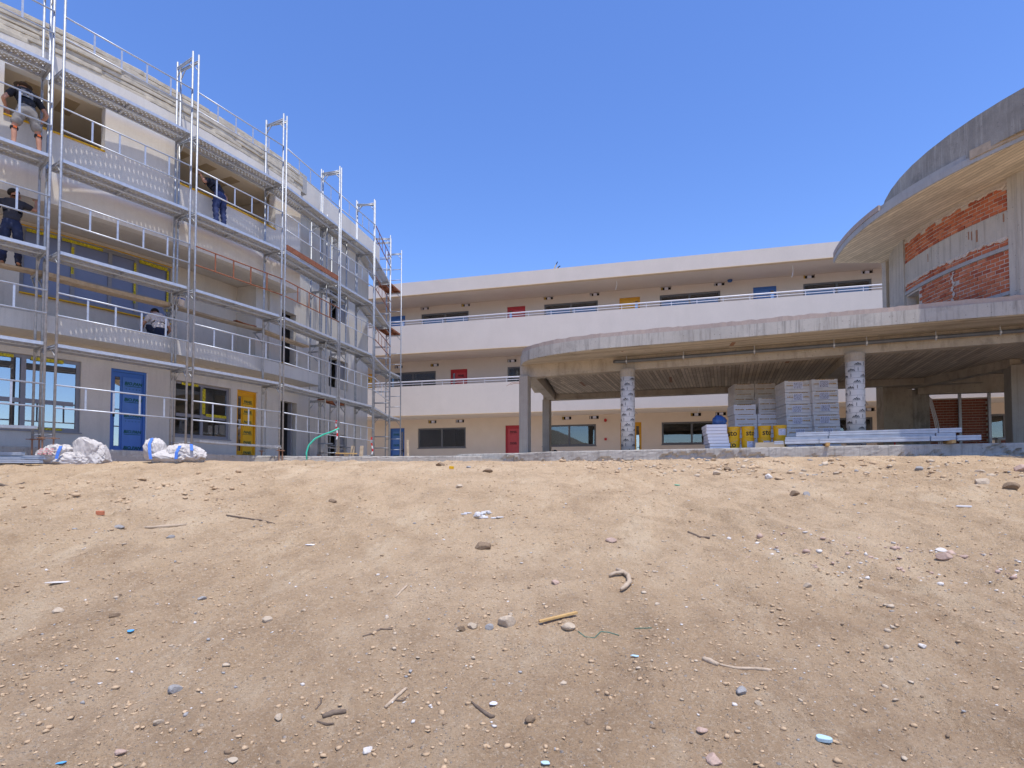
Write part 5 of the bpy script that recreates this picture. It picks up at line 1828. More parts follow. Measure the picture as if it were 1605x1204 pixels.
def eps_pack(w, d, h, label, group, loc, rz=0.0, material="eps_white", label_patch=False, seed=0):
    """Shrink-wrapped pack of insulation boards: boards seen as layers, orange print and a label as flat print."""
    r = random.Random(seed)
    p = empty("insulation_pack", loc, rz, label, "pack", group)
    n = 4
    for k in range(n):
        e = r.uniform(-0.006, 0.006)
        MB().box(-w / 2 + e, w / 2 + e, -d / 2 + r.uniform(-0.006, 0.0), d / 2, k * h / n + 0.002, (k + 1) * h / n - 0.002).build("board", material, p, bevel=0.004)
    t = MB()
    for q in range(2):
        u = -w / 2 + 0.05 + q * w * 0.48
        z = h * (0.55 if label_patch else 0.42)
        while u < -w / 2 + (q + 1) * w * 0.46:
            ln = r.uniform(0.012, 0.04)
            t.box(u, u + ln, -d / 2 - 0.010, -d / 2 - 0.0085, z, z + r.uniform(0.022, 0.036))
            u += ln + 0.008
    u = -w / 2 + 0.1
    while u < w / 2 - 0.12:
        ln = r.uniform(0.015, 0.05)
        t.box(u, u + ln, -d / 2 - 0.010, -d / 2 - 0.0085, h * 0.93, h * 0.93 + 0.02)
        u += ln + 0.012
    tag(t.build("printed_text", "print_orange", p), kind="stuff")
    if label_patch:
        cx = r.uniform(-0.06, 0.02)
        MB().box(cx - 0.13, cx + 0.13, -d / 2 - 0.0125, -d / 2 - 0.0105, h * 0.30, h * 0.88).build("paper_label", "label_white", p)
        s = MB()
        for k in range(6):
            z = h * (0.34 + 0.085 * k)
            u = cx - 0.11
            while u < cx + 0.10:
                ln = r.uniform(0.012, 0.045)
                s.box(u, min(u + ln, cx + 0.115), -d / 2 - 0.0145, -d / 2 - 0.013, z, z + r.uniform(0.010, 0.02))
                u += ln + 0.012
        tag(s.build("label_print", "print_grey", p), kind="stuff")
    return p


axr = math.atan2(BD.y, BD.x)
PW, PH, PD = 0.70, 0.345, 0.95
rows_ = ["lowest", "second", "third", "fourth", "fifth", "top"]
# tall wrapped stack, two packs wide and six high
S1 = Vector((8.80, 17.4))
for k in range(6):
    for i in range(2):
        c = S1 + BD * ((i - 0.5) * (PW + 0.012)) * 1.0 + BD * (-0.012 * k)
        lab = f"foil wrapped insulation pack, {rows_[k]} row, {'left' if i == 0 else 'right'} column of the tall stack"
        eps_pack(PW, PD, PH - 0.004, lab, "wrapped packs in the tall stack", (c.x, c.y, PF + k * PH), axr + rad(14), "pack_wrap", True, 100 + k * 2 + i)
for k in range(5):
    c = S1 + Vector((-0.72, 1.25))
    eps_pack(0.62, 0.8, PH - 0.004, f"wrapped insulation pack, {rows_[k]} row of the narrow stack behind the tall one", "wrapped packs in the narrow rear stack", (c.x, c.y, PF + k * PH), axr + rad(14), "pack_wrap", False, 140 + k)
# lower wrapped stack behind
S2 = Vector((8.18, 20.0))
for k in range(7):
    for i in range(2):
        c = S2 + Vector((math.cos(axr + rad(14)), math.sin(axr + rad(14)))) * ((i - 0.5) * (0.66))
        lab = f"grey wrapped pack, {rows_[k] if k < 5 else ('sixth' if k == 5 else 'top')} row {'left' if i == 0 else 'right'} in the stack behind the white packs"
        eps_pack(0.65, PD, PH - 0.006, lab, "grey wrapped packs at the back", (c.x, c.y, PF + k * (PH - 0.004)), axr + rad(14), "pack_wrap", False, 160 + k * 2 + i)
# white packs in front of it
S3 = Vector((7.66, 18.55))
for k, n in enumerate((2, 2, 2, 2, 1)):
    for i in range(n):
        c = S3 + Vector((math.cos(axr + rad(16)), math.sin(axr + rad(16)))) * ((i - 0.5) * 0.69 - (0.03 if k == 4 else 0))
        lab = (f"white insulation pack with orange print, {rows_[k]} row {'left' if i == 0 else 'right'} above the buckets" if k < 4 else "single white insulation pack on top of the white stack")
        eps_pack(0.665, 0.8, 0.30, lab, "white packs above the buckets", (c.x, c.y, PF + k * 0.302), axr + rad(16), "eps_white", False, 190 + k * 2 + i)
tag(MB().box(-0.42, 0.42, -0.45, 0.4, 0, 0.03).build("loose_board", "eps_white", None, (S3.x + 0.45, S3.y - 0.05, PF + 4 * 0.302 + 0.002), axr + rad(16)), "thin loose white board lying on the right white packs", "board")
# pile of single white boards with a blue bag on top
S4 = Vector((5.83, 16.65))
for k in range(8):
    o = MB().box(-0.27, 0.27, -0.45, 0.45, 0, 0.080).build("insulation_board", "eps_white", None, (S4.x + 0.012 * math.sin(k * 2.1) - 0.014 * k, S4.y + 0.01 * math.cos(k * 1.7), PF + 0.088 * k), axr + rad(12) + 0.02 * math.sin(k), bevel=0.004)
    tag(o, f"white foam board, {['lowest', 'second', 'third', 'fourth', 'fifth', 'sixth', 'seventh', 'top'][k]} of the pile left of the yellow buckets", "board", "white boards left of the buckets")


def lumpy(c, r, seed, n=56, m=28, fold=0.10, flat=True, expo=1.0, f0=2.2, creases=0):
    """Crumpled sack: sphere-like skin with ridged folds, resting flat on its underside."""
    th = np.linspace(0, 2 * np.pi, n, endpoint=False)
    ph = np.linspace(-np.pi / 2, np.pi / 2, m + 1)
    T, P = np.meshgrid(th, ph)
    X, Y, Z = np.cos(P) * np.cos(T), np.cos(P) * np.sin(T), np.sin(P)
    k1 = fbm(X * 1.3 + Z * 0.7 + 5, Y * 1.3 - Z * 0.9 + 3, f0, 3, seed)
    rid = 1 - 2 * np.abs(fbm(X * 2 + Z * 1.9, Y * 2 + Z * 1.3, f0 * 1.5, 3, seed + 7))
    rid2 = 1 - 2 * np.abs(fbm(X * 4 - Z * 2.9, Y * 4 + Z * 3.3, f0 * 1.5, 3, seed + 17))
    S = 1 + fold * 2.0 * k1 + fold * 0.9 * (rid - 0.5) + fold * 0.14 * (rid2 - 0.5)
    sg = lambda a: np.sign(a) * np.abs(a) ** expo
    x, y, z = sg(X) * S * r[0], sg(Y) * S * r[1], Z * S * r[2]
    if creases:                                              # big flat folds with sharp ridges between them
        rg = np.random.RandomState(seed)
        q = np.stack([x / r[0], y / r[1], z / r[2]], -1)
        for k in range(creases):
            nn = rg.randn(3)
            nn /= np.linalg.norm(nn)
            e = q @ nn - rg.uniform(0.62, 0.98)
            e = np.where(e > 0, e, 0)
            q = q - e[..., None] * nn * 0.9
        x, y, z = q[..., 0] * r[0], q[..., 1] * r[1], q[..., 2] * r[2]
        wr = fbm(X * 5 + Z * 3.1, Y * 5 - Z * 2.3, 2.0, 4, seed + 31, 0.6)
        x, y, z = x * (1 + 0.10 * wr), y * (1 + 0.10 * wr), z * (1 + 0.10 * wr)
    if flat:
        z = np.maximum(z, -0.55 * r[2] + 0.02 * k1)
    vs = np.stack([x + c[0], y + c[1], z + c[2]], -1).reshape(-1, 3).tolist()
    fs = [(i * n + k, i * n + (k + 1) % n, (i + 1) * n + (k + 1) % n, (i + 1) * n + k) for i in range(m) for k in range(n)]
    return vs, fs


vs, fs = lumpy((0, 0, 0.1), (0.19, 0.17, 0.17), 5, 40, 20, 0.14)
tag(MB().add(vs, fs).build("blue_bag", "tarp_blue", None, (S4.x - 0.02, S4.y - 0.25, PF + 0.088 * 8), smooth=True), "crumpled blue plastic bag on top of the white board pile", "bag")

# yellow buckets, two high, with lettering or a paper label towards the camera
def bucket(loc, rz, label, kind):
    b = empty("bucket", loc, rz, label, "bucket", "yellow buckets in two layers")
    pr = [(0.150, 0.0), (0.152, 0.01), (0.168, 0.24), (0.176, 0.242), (0.177, 0.262), (0.170, 0.264), (0.171, 0.285)]
    MB().lathe(pr, 30).build("pail", "bucket_yellow", b, smooth=False)
    MB().lathe([(0.179, 0.285), (0.180, 0.306), (0.170, 0.314), (0.12, 0.310)], 30).build("lid", "bucket_yellow", b)
    h = MB()
    h.path([(0.178 * math.cos(a), 0.178 * math.sin(a) , 0.262 - 0.07 * math.sin((a + 2.6) / 2.1 * math.pi)) for a in [(-2.6 + 2.1 * i / 12) for i in range(13)]], 0.003, 5)
    h.build("wire_handle", "galvanised", b)

    def MC(u, w, z):
        r = 0.152 + 0.016 * z / 0.24
        a = -math.pi / 2 + u / 0.165
        return ((r + w) * math.cos(a), (r + w) * math.sin(a), z)
    if kind == "word":
        t = MB()
        put_text(t, "sto", 0.215, MC, 0.0, 0.003, 0.125, bold=0.0035)
        t.build("lettering", "print_black", b)
    else:
        MB().box(-0.105, 0.105, 0.001, 0.002, 0.045, 0.215, MC, 8).build("paper_label", "label_white", b)
        t = MB()
        r = random.Random(int(loc[0] * 100))
        for k in range(7):
            z = 0.058 + 0.019 * k
            u = -0.092
            while u < 0.08:
                ln = r.uniform(0.01, 0.035)
                if not (k > 4 and u > -0.02 and u < 0.03):
                    t.box(u, min(u + ln, 0.095), 0.0022, 0.003, z, z + (0.012 if k == 6 else 0.006), MC)
                u += ln + 0.008
        tag(t.build("label_print", "print_grey", b), kind="stuff")


BK0 = Vector((6.16, 16.28))
bl = [(0.0, "word", "half hidden", 0.75), (0.37, "word", "word", 0.0), (0.80, "word", "word", 0.05), (1.19, "label", "label", 0.1)]
names_u = ["upper yellow bucket beside the white board pile, black word turned left", "upper yellow bucket, second from left, black word facing out", "upper yellow bucket, third from left, black word facing out", "upper yellow bucket with white paper label, rightmost"]
names_l = ["lower yellow bucket beside the white board pile, black word turned left", "lower yellow bucket with white paper label, second from left", "lower yellow bucket with white paper label, third from left", "lower yellow bucket at the right end, black word partly hidden"]
for i, (u, kind, _, tw) in enumerate(bl):
    c = BK0 + BD * u * 0.98
    bucket((c.x, c.y, PF), -tw + (0.15 if i else -0.05), names_l[i], ["word", "label", "label", "word"][i])
    bucket((c.x + 0.004, c.y - 0.004, PF + 0.3145), -tw + 0.12, names_u[i], kind)
cc_ = BK0 + BD * 0.9 + BN * 0.50
tag(MB().box(-0.35, 0.35, -0.03, 0.03, 0, 0.15).build("foam_block", "cardboard", None, (cc_.x, cc_.y, PF), axr), "short beige foam strip standing before the right buckets", "block")

# bundles of galvanised profiles on timber bearers along the slab edge
simple("steel_sheet", (0.50, 0.53, 0.58), (0.38, 0.41, 0.46), 5.0, 0.45, 0.3, 0.05, 90, spec=0.5)


def profile(loc, L, w, h, label, group, rz=axr, t=0.003):
    p = MB()
    q = 0.008                                                # pressed rib along the middle of each side
    sec = [(-w / 2, 0), (w / 2, 0), (w / 2, h * 0.38), (w / 2 - q, h * 0.44), (w / 2 - q, h * 0.56), (w / 2, h * 0.62), (w / 2, h), (w / 2 - 0.016, h), (w / 2 - 0.016, h - t),
           (w / 2 - t - q, h - t), (w / 2 - t - q, t), (-w / 2 + t + q, t), (-w / 2 + t + q, h - t), (-w / 2 + 0.016, h - t), (-w / 2 + 0.016, h), (-w / 2, h),
           (-w / 2, h * 0.62), (-w / 2 + q, h * 0.56), (-w / 2 + q, h * 0.44), (-w / 2, h * 0.38)]
    n = len(sec)
    p.add([(x, a, b) for x in (0, L) for a, b in sec], [(i, (i + 1) % n, n + (i + 1) % n, n + i) for i in range(n)])
    o = p.build("steel_profile", "steel_sheet", None, loc, rz)
    return tag(o, label, "profile", group)


E0 = Vector((6.85, 15.32))
for k, u in enumerate((1.2, 3.75)):
    c = E0 + BD * u
    tag(MB().box(-0.04, 0.04, -0.5, 0.2, 0, 0.075).build("bearer", "fresh_timber", None, (c.x, c.y, PF), axr), ["left timber bearer under the steel profiles", "right timber bearer under the steel profiles"][k], "timber bearer", "bearers under the profiles")
layout = [  # start along the edge, length, offset back, height, depth, height of the profile
    (0.0, 0.23, -0.16, 0.076, 0.10, 0.085, "short front profile at the left end of the pile"),
    (0.25, 0.78, -0.18, 0.076, 0.10, 0.115, "front lower profile, left length"),
    (1.04, 2.33, -0.18, 0.076, 0.10, 0.115, "front lower profile, middle length"),
    (3.38, 0.50, -0.18, 0.076, 0.10, 0.115, "front lower profile, short right length"),
    (3.89, 0.47, -0.18, 0.076, 0.10, 0.115, "front lower profile, rightmost end"),
    (0.30, 3.9, -0.05, 0.076, 0.12, 0.115, "lower profile in the second line from the front"),
    (0.35, 3.8, 0.09, 0.076, 0.12, 0.115, "lower profile in the rear line"),
    (0.27, 0.98, -0.06, 0.200, 0.11, 0.062, "middle layer profile, left length"),
    (1.26, 2.24, -0.06, 0.200, 0.11, 0.062, "middle layer profile, middle length"),
    (3.51, 0.40, -0.06, 0.200, 0.11, 0.062, "middle layer profile, right end"),
    (0.52, 0.75, -0.05, 0.272, 0.11, 0.105, "top layer profile, left length"),
    (1.28, 2.28, -0.05, 0.272, 0.11, 0.105, "top layer profile, middle length"),
    (3.57, 0.46, -0.05, 0.272, 0.11, 0.105, "top layer profile, right end"),
    (0.7, 3.0, 0.08, 0.200, 0.11, 0.10, "upper profile in the rear line"),
]
for s, L, w, z, d, h, lab in layout:
    c = E0 + BD * s - BN * w * 1.0
    profile((c.x, c.y, PF + z), L - 0.015, d, h, "galvanised steel profile, " + lab, "steel profiles on the slab edge")
# black bag and a round blue container on the pavilion floor by the left columns
vs, fs = lumpy((0, 0, 0.13), (0.20, 0.17, 0.22), 71, 40, 20, 0.12)
tag(MB().add(vs, fs).build("black_bag", "print_black", None, (1.68, 23.4, PF), smooth=True), "black bag on the floor beside the left rear column", "bag")
tn_ = empty("round_container", (2.05, 23.2, PF + 0.16), 0, "round blue container with yellow label lying beside the black bag", "container")
MB().tube((0, 0, 0), (0, 0.22, 0), 0.16, 20).build("drum", "strap_blue", tn_)
MB().box(-0.09, 0.09, -0.006, -0.001, -0.05, 0.06).build("yellow_label", "bucket_yellow", tn_)
# blue sacks at the far right
for k in range(4):
    vs, fs = lumpy((0, 0, 0.055), (0.36, 0.22, 0.075), 60 + k, 30, 14, 0.05, True, 0.7)
    tag(MB().add(vs, fs).build("cement_sack", "tarp_blue" if k % 2 == 0 else "eps_white", None, (17.55 + 0.04 * (k % 2), 19.3, PF + 0.105 * k), 0.1 * (k % 2), smooth=True),
        ["lowest sack, blue, in the pile by the right column", "second sack, white, in the pile by the right column", "third sack, blue, in the pile by the right column", "top sack, white, in the pile by the right column"][k], "sack", "sacks by the right column")
tag(MB().beam((13.6, 20.9, PF), (13.63, 20.85, PF + 0.55), 0.05, 0.012, (0, 1, 0)).build("tape_end", "tape_red"), "strip of red and white tape hanging on the inner column", "tape")

# ------------------------------------------------------------------ bags, profiles and debris on the dirt
def big_bag(loc, rz, lumps, label, straps, seed):
    p = empty("builders_bag", loc, rz, label, "bag", "large white builders bags")
    for i, (c, r) in enumerate(lumps):
        vs, fs = lumpy(c, r, seed + i * 3, 120, 60, 0.17, True, 0.8, 1.9, 34)
        o = MB().add(vs, fs).build("sack_body" if i == 0 else "sack_fold", "sack_white", p, smooth=True)
    for a in straps:
        s = MB()
        n = len(a)
        v = []
        for i, q in enumerate(a):
            d = (Vector(a[min(i + 1, n - 1)]) - Vector(a[max(i - 1, 0)])).normalized()
            w = Vector((1, 0, 0)) * 0.032
            nrm = d.cross(w).normalized() * 0.004
            v += [Vector(q) - w - nrm, Vector(q) + w - nrm, Vector(q) + w + nrm, Vector(q) - w + nrm]
        f = [(4 * i + k, 4 * i + (k + 1) % 4, 4 * i + 4 + (k + 1) % 4, 4 * i + 4 + k) for i in range(n - 1) for k in range(4)] + [(0, 1, 2, 3)]
        s.add(v, f).build("strap", "strap_blue", p)
    return p


b1 = big_bag((-8.98, 12.1, gz(-8.98, 12.0) - 0.02), 0.05, [((0.24, 0, 0.22), (0.34, 0.34, 0.46)), ((-0.36, -0.05, 0.16), (0.44, 0.30, 0.30)), ((0.40, 0.02, 0.16), (0.30, 0.30, 0.32)), ((0.02, -0.14, 0.08), (0.46, 0.28, 0.2))],
             "crumpled white bulk bag with red print below the large window", [[(-0.07, -0.36, 0.36), (-0.09, -0.40, 0.24), (-0.11, -0.42, 0.1)]], 301)
m = MB()
for k in range(9):
    z = 0.20 + 0.045 * (k % 3)
    u = -0.55 + 0.11 * (k // 3) + 0.02 * (k % 3)
    m.add([(u, -0.325 - 0.012 * (k // 3), z), (u + 0.085, -0.335 - 0.012 * (k // 3), z - 0.015), (u + 0.08, -0.325 - 0.012 * (k // 3), z + 0.022), (u + 0.01, -0.315 - 0.012 * (k // 3), z + 0.03)], [(0, 1, 2, 3)])
m.build("red_print", "sack_print", b1)
big_bag((-7.1, 12.35, gz(-7.1, 12.3) - 0.02), -0.05, [((0.22, 0, 0.18), (0.50, 0.36, 0.32)), ((-0.36, -0.05, 0.25), (0.28, 0.28, 0.34)), ((-0.02, -0.12, 0.1), (0.50, 0.3, 0.22))],
        "crumpled white bulk bag with blue straps in front of the blue door", [[(-0.40, -0.15, 0.53), (-0.36, -0.29, 0.40), (-0.30, -0.36, 0.22), (-0.26, -0.38, 0.08)], [(0.30, -0.30, 0.36), (0.28, -0.38, 0.22), (0.28, -0.40, 0.08)], [(0.46, -0.18, 0.40), (0.54, -0.28, 0.26)]], 347)
# galvanised profiles lying at the left edge
gl = gz(-9.9, 11.6)
lay2 = [(0.0, 2.6, 0.0, 0.03, 0.10, 0.06, "lowest in front"), (-0.2, 2.5, 0.16, 0.03, 0.12, 0.07, "lowest in the middle"), (0.1, 2.6, 0.32, 0.03, 0.10, 0.07, "lowest at the back"),
        (-0.1, 2.3, 0.05, 0.10, 0.10, 0.05, "middle layer in front"), (-0.1, 2.75, 0.22, 0.11, 0.14, 0.08, "middle layer at the back"), (-0.3, 2.4, 0.14, 0.2, 0.10, 0.05, "top of the heap"), (-0.4, 3.0, 0.46, 0.10, 0.14, 0.09, "rearmost beside the scaffold foot")]
for s, L, w, z, d, h, lab in lay2:
    profile((-11.9 + s, 11.35 + w * 1.3, gl + z), L, d, h, "galvanised channel on the dirt at far left, " + lab, "channels on the dirt at far left", rz=0.10 + 0.03 * math.sin(s * 9 + w * 20))
tag(MB().beam((-11.6, 11.42, gl + 0.015), (-9.7, 11.62, gl + 0.015), 0.06, 0.03).build("bearer", "grey_timber"), "weathered timber bearer under the channels at far left", "timber bearer")


def rock_mesh(seed, mat, flat=0.65):
    bm = bmesh.new()
    bmesh.ops.create_icosphere(bm, subdivisions=3, radius=0.5)
    r = random.Random(seed)
    planes = []
    for k in range(11):
        n = Vector((r.gauss(0, 1), r.gauss(0, 1), r.gauss(0, 1))).normalized()
        planes.append((n, r.uniform(0.26, 0.42)))
    sc_ = Vector((r.uniform(0.85, 1.15), r.uniform(0.65, 0.95), flat * r.uniform(0.8, 1.1)))
    for v in bm.verts:
        for n, d in planes:
            e = v.co.dot(n) - d
            if e > 0:
                v.co -= n * e * 0.92
        v.co += v.co.normalized() * r.uniform(-0.012, 0.012)
        v.co = Vector((v.co.x * sc_.x, v.co.y * sc_.y, v.co.z * sc_.z))
    me = bpy.data.meshes.new("rock")
    bm.to_mesh(me)
    bm.free()
    me.materials.append(MATS[mat])
    return me


ROCKS = [
    ("stone_brown", -0.31, 6.25, 0.15, "brown angular stone alone in the middle of the dirt slope"),
    ("stone_pale", -0.04, 4.57, 0.155, "largest pale stone of the cluster left of the yellow wood strip"),
    ("stone_pale", -0.30, 4.48, 0.085, "upright pale stone at the left of the stone cluster"),
    ("stone_grey", -0.17, 4.49, 0.07, "small grey stone in the middle of the stone cluster"),
    ("stone_brown", -0.38, 4.44, 0.07, "flat brownish stone at the left end of the stone cluster"),
    ("stone_pale", 0.43, 4.48, 0.105, "beige stone just below the yellow wood strip"),
    ("stone_pale", -0.01, 4.72, 0.05, "small whitish stone above the stone cluster"),
    ("stone_pale", -3.59, 4.68, 0.105, "flat pale round stone in the lower left dirt"),
    ("stone_brown", -3.08, 4.59, 0.085, "dark brown broken clod stone right of the flat pale round stone"),
    ("stone_grey", -2.10, 3.69, 0.10, "grey wedge shaped stone in the lower left dirt"),
    ("stone_pink", -2.05, 3.12, 0.065, "pinkish stone near the bottom left, below the grey wedge stone"),
    ("stone_pale", -2.01, 3.39, 0.055, "small pale stone between the grey wedge and the pinkish stone"),
    ("stone_grey", -3.78, 6.52, 0.08, "grey pebble left on the middle of the slope"),
    ("stone_white", -0.77, 3.16, 0.06, "white stone at the bottom left of centre"),
    ("stone_pink", 1.07, 6.38, 0.11, "pinkish stone right of the brown angular stone"),
    ("stone_pink", 0.39, 5.33, 0.08, "reddish beige stone left of the curved branch"),
    ("stone_pale", -0.83, 9.26, 0.11, "pale brown stone above the white plaster spill"),
    ("stone_brown", -0.43, 10.44, 0.15, "brown stone near the kerb, right of the two kerb stones"),
    ("stone_brown", -1.39, 11.35, 0.17, "brown stone close against the kerb, left of the others"),
    ("stone_grey", -0.82, 11.02, 0.12, "dark grey stone near the kerb between two brown stones"),
    ("stone_brown", 4.08, 8.50, 0.15, "dark brown stone, left one of a pair on the right slope"),
    ("stone_grey", 4.20, 8.41, 0.12, "grey stone, right one of a pair on the right slope"),
    ("stone_brown", 4.00, 10.9, 0.16, "brown stone below the steel profiles' left end"),
    ("stone_pale", 3.58, 10.3, 0.15, "beige stone below the yellow buckets"),
    ("stone_white", 4.34, 9.93, 0.14, "whitish flat stone below the steel profiles"),
    ("stone_brown", 7.19, 8.46, 0.21, "flat brown stone at the right edge of the slope"),
    ("stone_pink", 8.94, 10.34, 0.23, "reddish brown stone at the far right near the pavilion edge"),
    ("stone_pale", 8.16, 10.22, 0.18, "beige stone left of the reddish brown one at far right"),
    ("stone_grey", 7.07, 10.2, 0.12, "grey brown stone alone below the right end of the profiles"),
    ("stone_pink", 4.22, 5.76, 0.13, "large pinkish stone on the stony right slope"),
    ("stone_pink", 4.44, 5.79, 0.08, "small pinkish stone beside the large pinkish stone"),
    ("stone_white", 4.44, 6.12, 0.10, "white flat stone above the pinkish stones at right"),
    ("stone_grey", 1.40, 3.65, 0.09, "grey flat slab stone in the lower right dirt"),
    ("stone_pink", 1.04, 3.08, 0.10, "grey pink flat stone at the bottom right of centre"),
    ("stone_pink", 1.05, 3.30, 0.075, "pinkish stone above the grey pink flat stone"),
    ("stone_pale", 1.47, 3.55, 0.055, "small beige stone below the grey slab stone"),
    ("stone_pale", 7.15, 8.92, 0.19, "sandy stone above the flat brown stone at right"),
    ("stone_grey", -2.62, 5.0, 0.06, "grey stone between the grey wedge stone and the thin twig"),
    ("stone_pale", -1.9, 4.6, 0.075, "sand coloured stone left of the upright twig"),
    ("stone_grey", -4.6, 6.9, 0.09, "grey stone near the orange brick piece"),
    ("stone_pale", -5.9, 7.7, 0.12, "pale clod cluster left of the orange brick piece"),
    ("stone_brown", -2.5, 8.2, 0.10, "brown stone right of the thin root on the left slope"),
    ("stone_pale", 2.6, 5.2, 0.07, "pale stone right of the curved branch"),
    ("stone_white", 2.9, 4.2, 0.06, "whitish stone above the half buried root"),
    ("stone_brown", 0.10, 3.35, 0.07, "brown stone right of the white plastic chip"),
    ("stone_pale", -1.35, 3.45, 0.06, "beige stone left of the dark bark pieces"),
]
for i, (mt, x, y, s, lab) in enumerate(ROCKS):
    o = inst("stone", rock_mesh(500 + i, mt), None, (x, y, gz(x, y) + 0.13 * s), (0, 0, i * 1.3), (s * 1.15, s * 1.15, s * 1.15))
    tag(o, lab, "stone")


def ground_stick(name, pts, r, mat, label, cat, lift=0.6, n=8):
    out = []
    for x, y in pts:
        out.append((x, y, gz(x, y) + (r[0] if isinstance(r, list) else r) * lift))
    rs = r if isinstance(r, list) else [r] * len(out)
    rg = random.Random(len(label))
    dense, rr2 = [], []
    for i in range(len(out) - 1):
        for k in range(3):
            t = k / 3
            dense.append(tuple(out[i][j] * (1 - t) + out[i + 1][j] * t + rg.uniform(-0.1, 0.1) * rs[i] for j in range(3)))
            rr2.append((rs[i] * (1 - t) + rs[i + 1] * t) * rg.uniform(0.9, 1.1))
    dense.append(out[-1])
    rr2.append(rs[-1])
    return tag(MB().path(dense, rr2, n).build(name, mat, smooth=True), label, cat)


br = empty("curved_branch", (0, 0, 0), 0, "pale curved branch with a side stub lying on the dirt", "branch")
q = [(0.99, 5.60), (1.04, 5.56), (1.075, 5.45), (1.06, 5.33), (1.00, 5.22), (0.95, 5.15)]
MB().path([(x, y, gz(x, y) + 0.03) for x, y in q], [0.015, 0.019, 0.022, 0.023, 0.021, 0.015], 9).build("stem", "dry_wood", br, smooth=True)
MB().path([(1.05, 5.52, gz(1.05, 5.52) + 0.035), (0.96, 5.50, gz(0.96, 5.5) + 0.03), (0.90, 5.46, gz(0.9, 5.46) + 0.02)], [0.02, 0.017, 0.012], 8).build("side_stub", "dry_wood", br, smooth=True)
px_ = Vector((0.21, 4.56, 0))
tag(MB().beam((0.21, 4.55, gz(0.21, 4.55) + 0.025), (0.51, 4.65, gz(0.51, 4.65) + 0.03), 0.034, 0.014).build("wood_strip", "fresh_timber"), "yellowish cut wood strip lying across the dirt", "wood strip")
ground_stick("twig", [(-1.08, 4.29), (-1.02, 4.33), (-0.98, 4.42), (-0.90, 4.46)], [0.006, 0.008, 0.008, 0.005], "bark", "thin dark twig left of the stone cluster", "twig")
ground_stick("twig", [(-0.99, 5.02), (-0.95, 5.16), (-0.93, 5.26)], [0.008, 0.012, 0.009], "dry_wood", "pale pointed stick above the thin dark twig", "twig")
ground_stick("twig", [(-0.75, 3.52), (-0.70, 3.62), (-0.66, 3.71)], [0.010, 0.011, 0.009], "dry_wood", "straight pale stick at the bottom left of centre", "twig")
ground_stick("twig", [(-0.72, 3.66), (-0.70, 3.59), (-0.66, 3.60), (-0.63, 3.66)], [0.006, 0.007, 0.006, 0.004], "bark", "small dark forked twig against the straight pale stick", "twig")
ground_stick("bark_piece", [(-1.10, 3.46), (-1.05, 3.50), (-0.98, 3.52)], [0.014, 0.018, 0.012], "bark", "thick dark bark piece at the bottom left", "bark")
ground_stick("bark_piece", [(-1.12, 3.43), (-1.06, 3.41), (-1.02, 3.42)], [0.006, 0.008, 0.005], "bark", "thin dark bark splinter below the thick bark piece", "bark")
ground_stick("bark_piece", [(-1.17, 3.66), (-1.15, 3.58), (-1.16, 3.52)], [0.004, 0.006, 0.004], "bark", "fine curled dark root above the thick bark piece", "bark")
ground_stick("bark_piece", [(-0.24, 3.52), (-0.19, 3.46), (-0.12, 3.40), (-0.10, 3.41)], [0.006, 0.010, 0.014, 0.008], "bark", "dark broken stick left of the white plastic chip", "bark")
ground_stick("root", [(1.29, 4.02), (1.33, 3.98), (1.37, 3.94)], [0.016, 0.02, 0.015], "dry_wood", "stubby brown wood end above the half buried root", "wood")
ground_stick("root", [(1.38, 3.96), (1.48, 3.93), (1.60, 3.91), (1.70, 3.89)], [0.007, 0.010, 0.012, 0.010], "dry_wood", "half buried pale root in the lower right dirt", "root", 0.3)
ground_stick("root", [(-3.62, 7.46), (-3.3, 7.36), (-3.1, 7.32), (-2.9, 7.19)], [0.008, 0.010, 0.010, 0.006], "bark", "thin dark root lying on the left slope", "root")
ground_stick("root", [(-4.3, 6.9), (-4.05, 6.95), (-3.9, 7.05)], [0.014, 0.02, 0.012], "dry_wood", "short brown stick left of the thin dark root", "root")
ground_stick("green_wire", [(0.49, 4.40), (0.53, 4.32), (0.60, 4.31), (0.66, 4.40), (0.72, 4.40), (0.79, 4.37)], 0.003, "wire_green", "thin curled green wire right of the yellow wood strip", "wire", 1.0, 6)
ground_stick("green_wire", [(0.92, 4.45), (0.98, 4.44), (1.05, 4.45)], 0.003, "wire_green", "short straight green wire beside the curled one", "wire", 1.0, 6)
ground_stick("long_stick", [(-8.6, 9.65), (-8.2, 9.62), (-7.95, 9.58)], [0.02, 0.025, 0.02], "bark", "dark stick at the left edge below the channels", "stick")
ground_stick("long_stick", [(2.0, 6.7), (2.1, 6.6), (2.2, 6.55)], [0.012, 0.014, 0.01], "bark", "short dark stick above the pinkish stone", "stick")


def chip(x, y, sx, sy, t, rz, mat, label, cat, name, tilt=0.1):
    r = random.Random(int(x * 1000 + y * 77))
    n = 9
    poly = []
    for k in range(n):
        a = 2 * math.pi * k / n
        rr3 = r.uniform(0.72, 1.08)
        poly.append((sx / 2 * rr3 * math.cos(a), sy / 2 * rr3 * math.sin(a)))
    o = MB().prism(poly, 0, t).build(name, mat, None, (x, y, gz(x, y) + 0.006), rz, bevel=min(0.003, t * 0.3))
    o.rotation_euler = (tilt, tilt * 0.6, rz)
    return tag(o, label, cat)


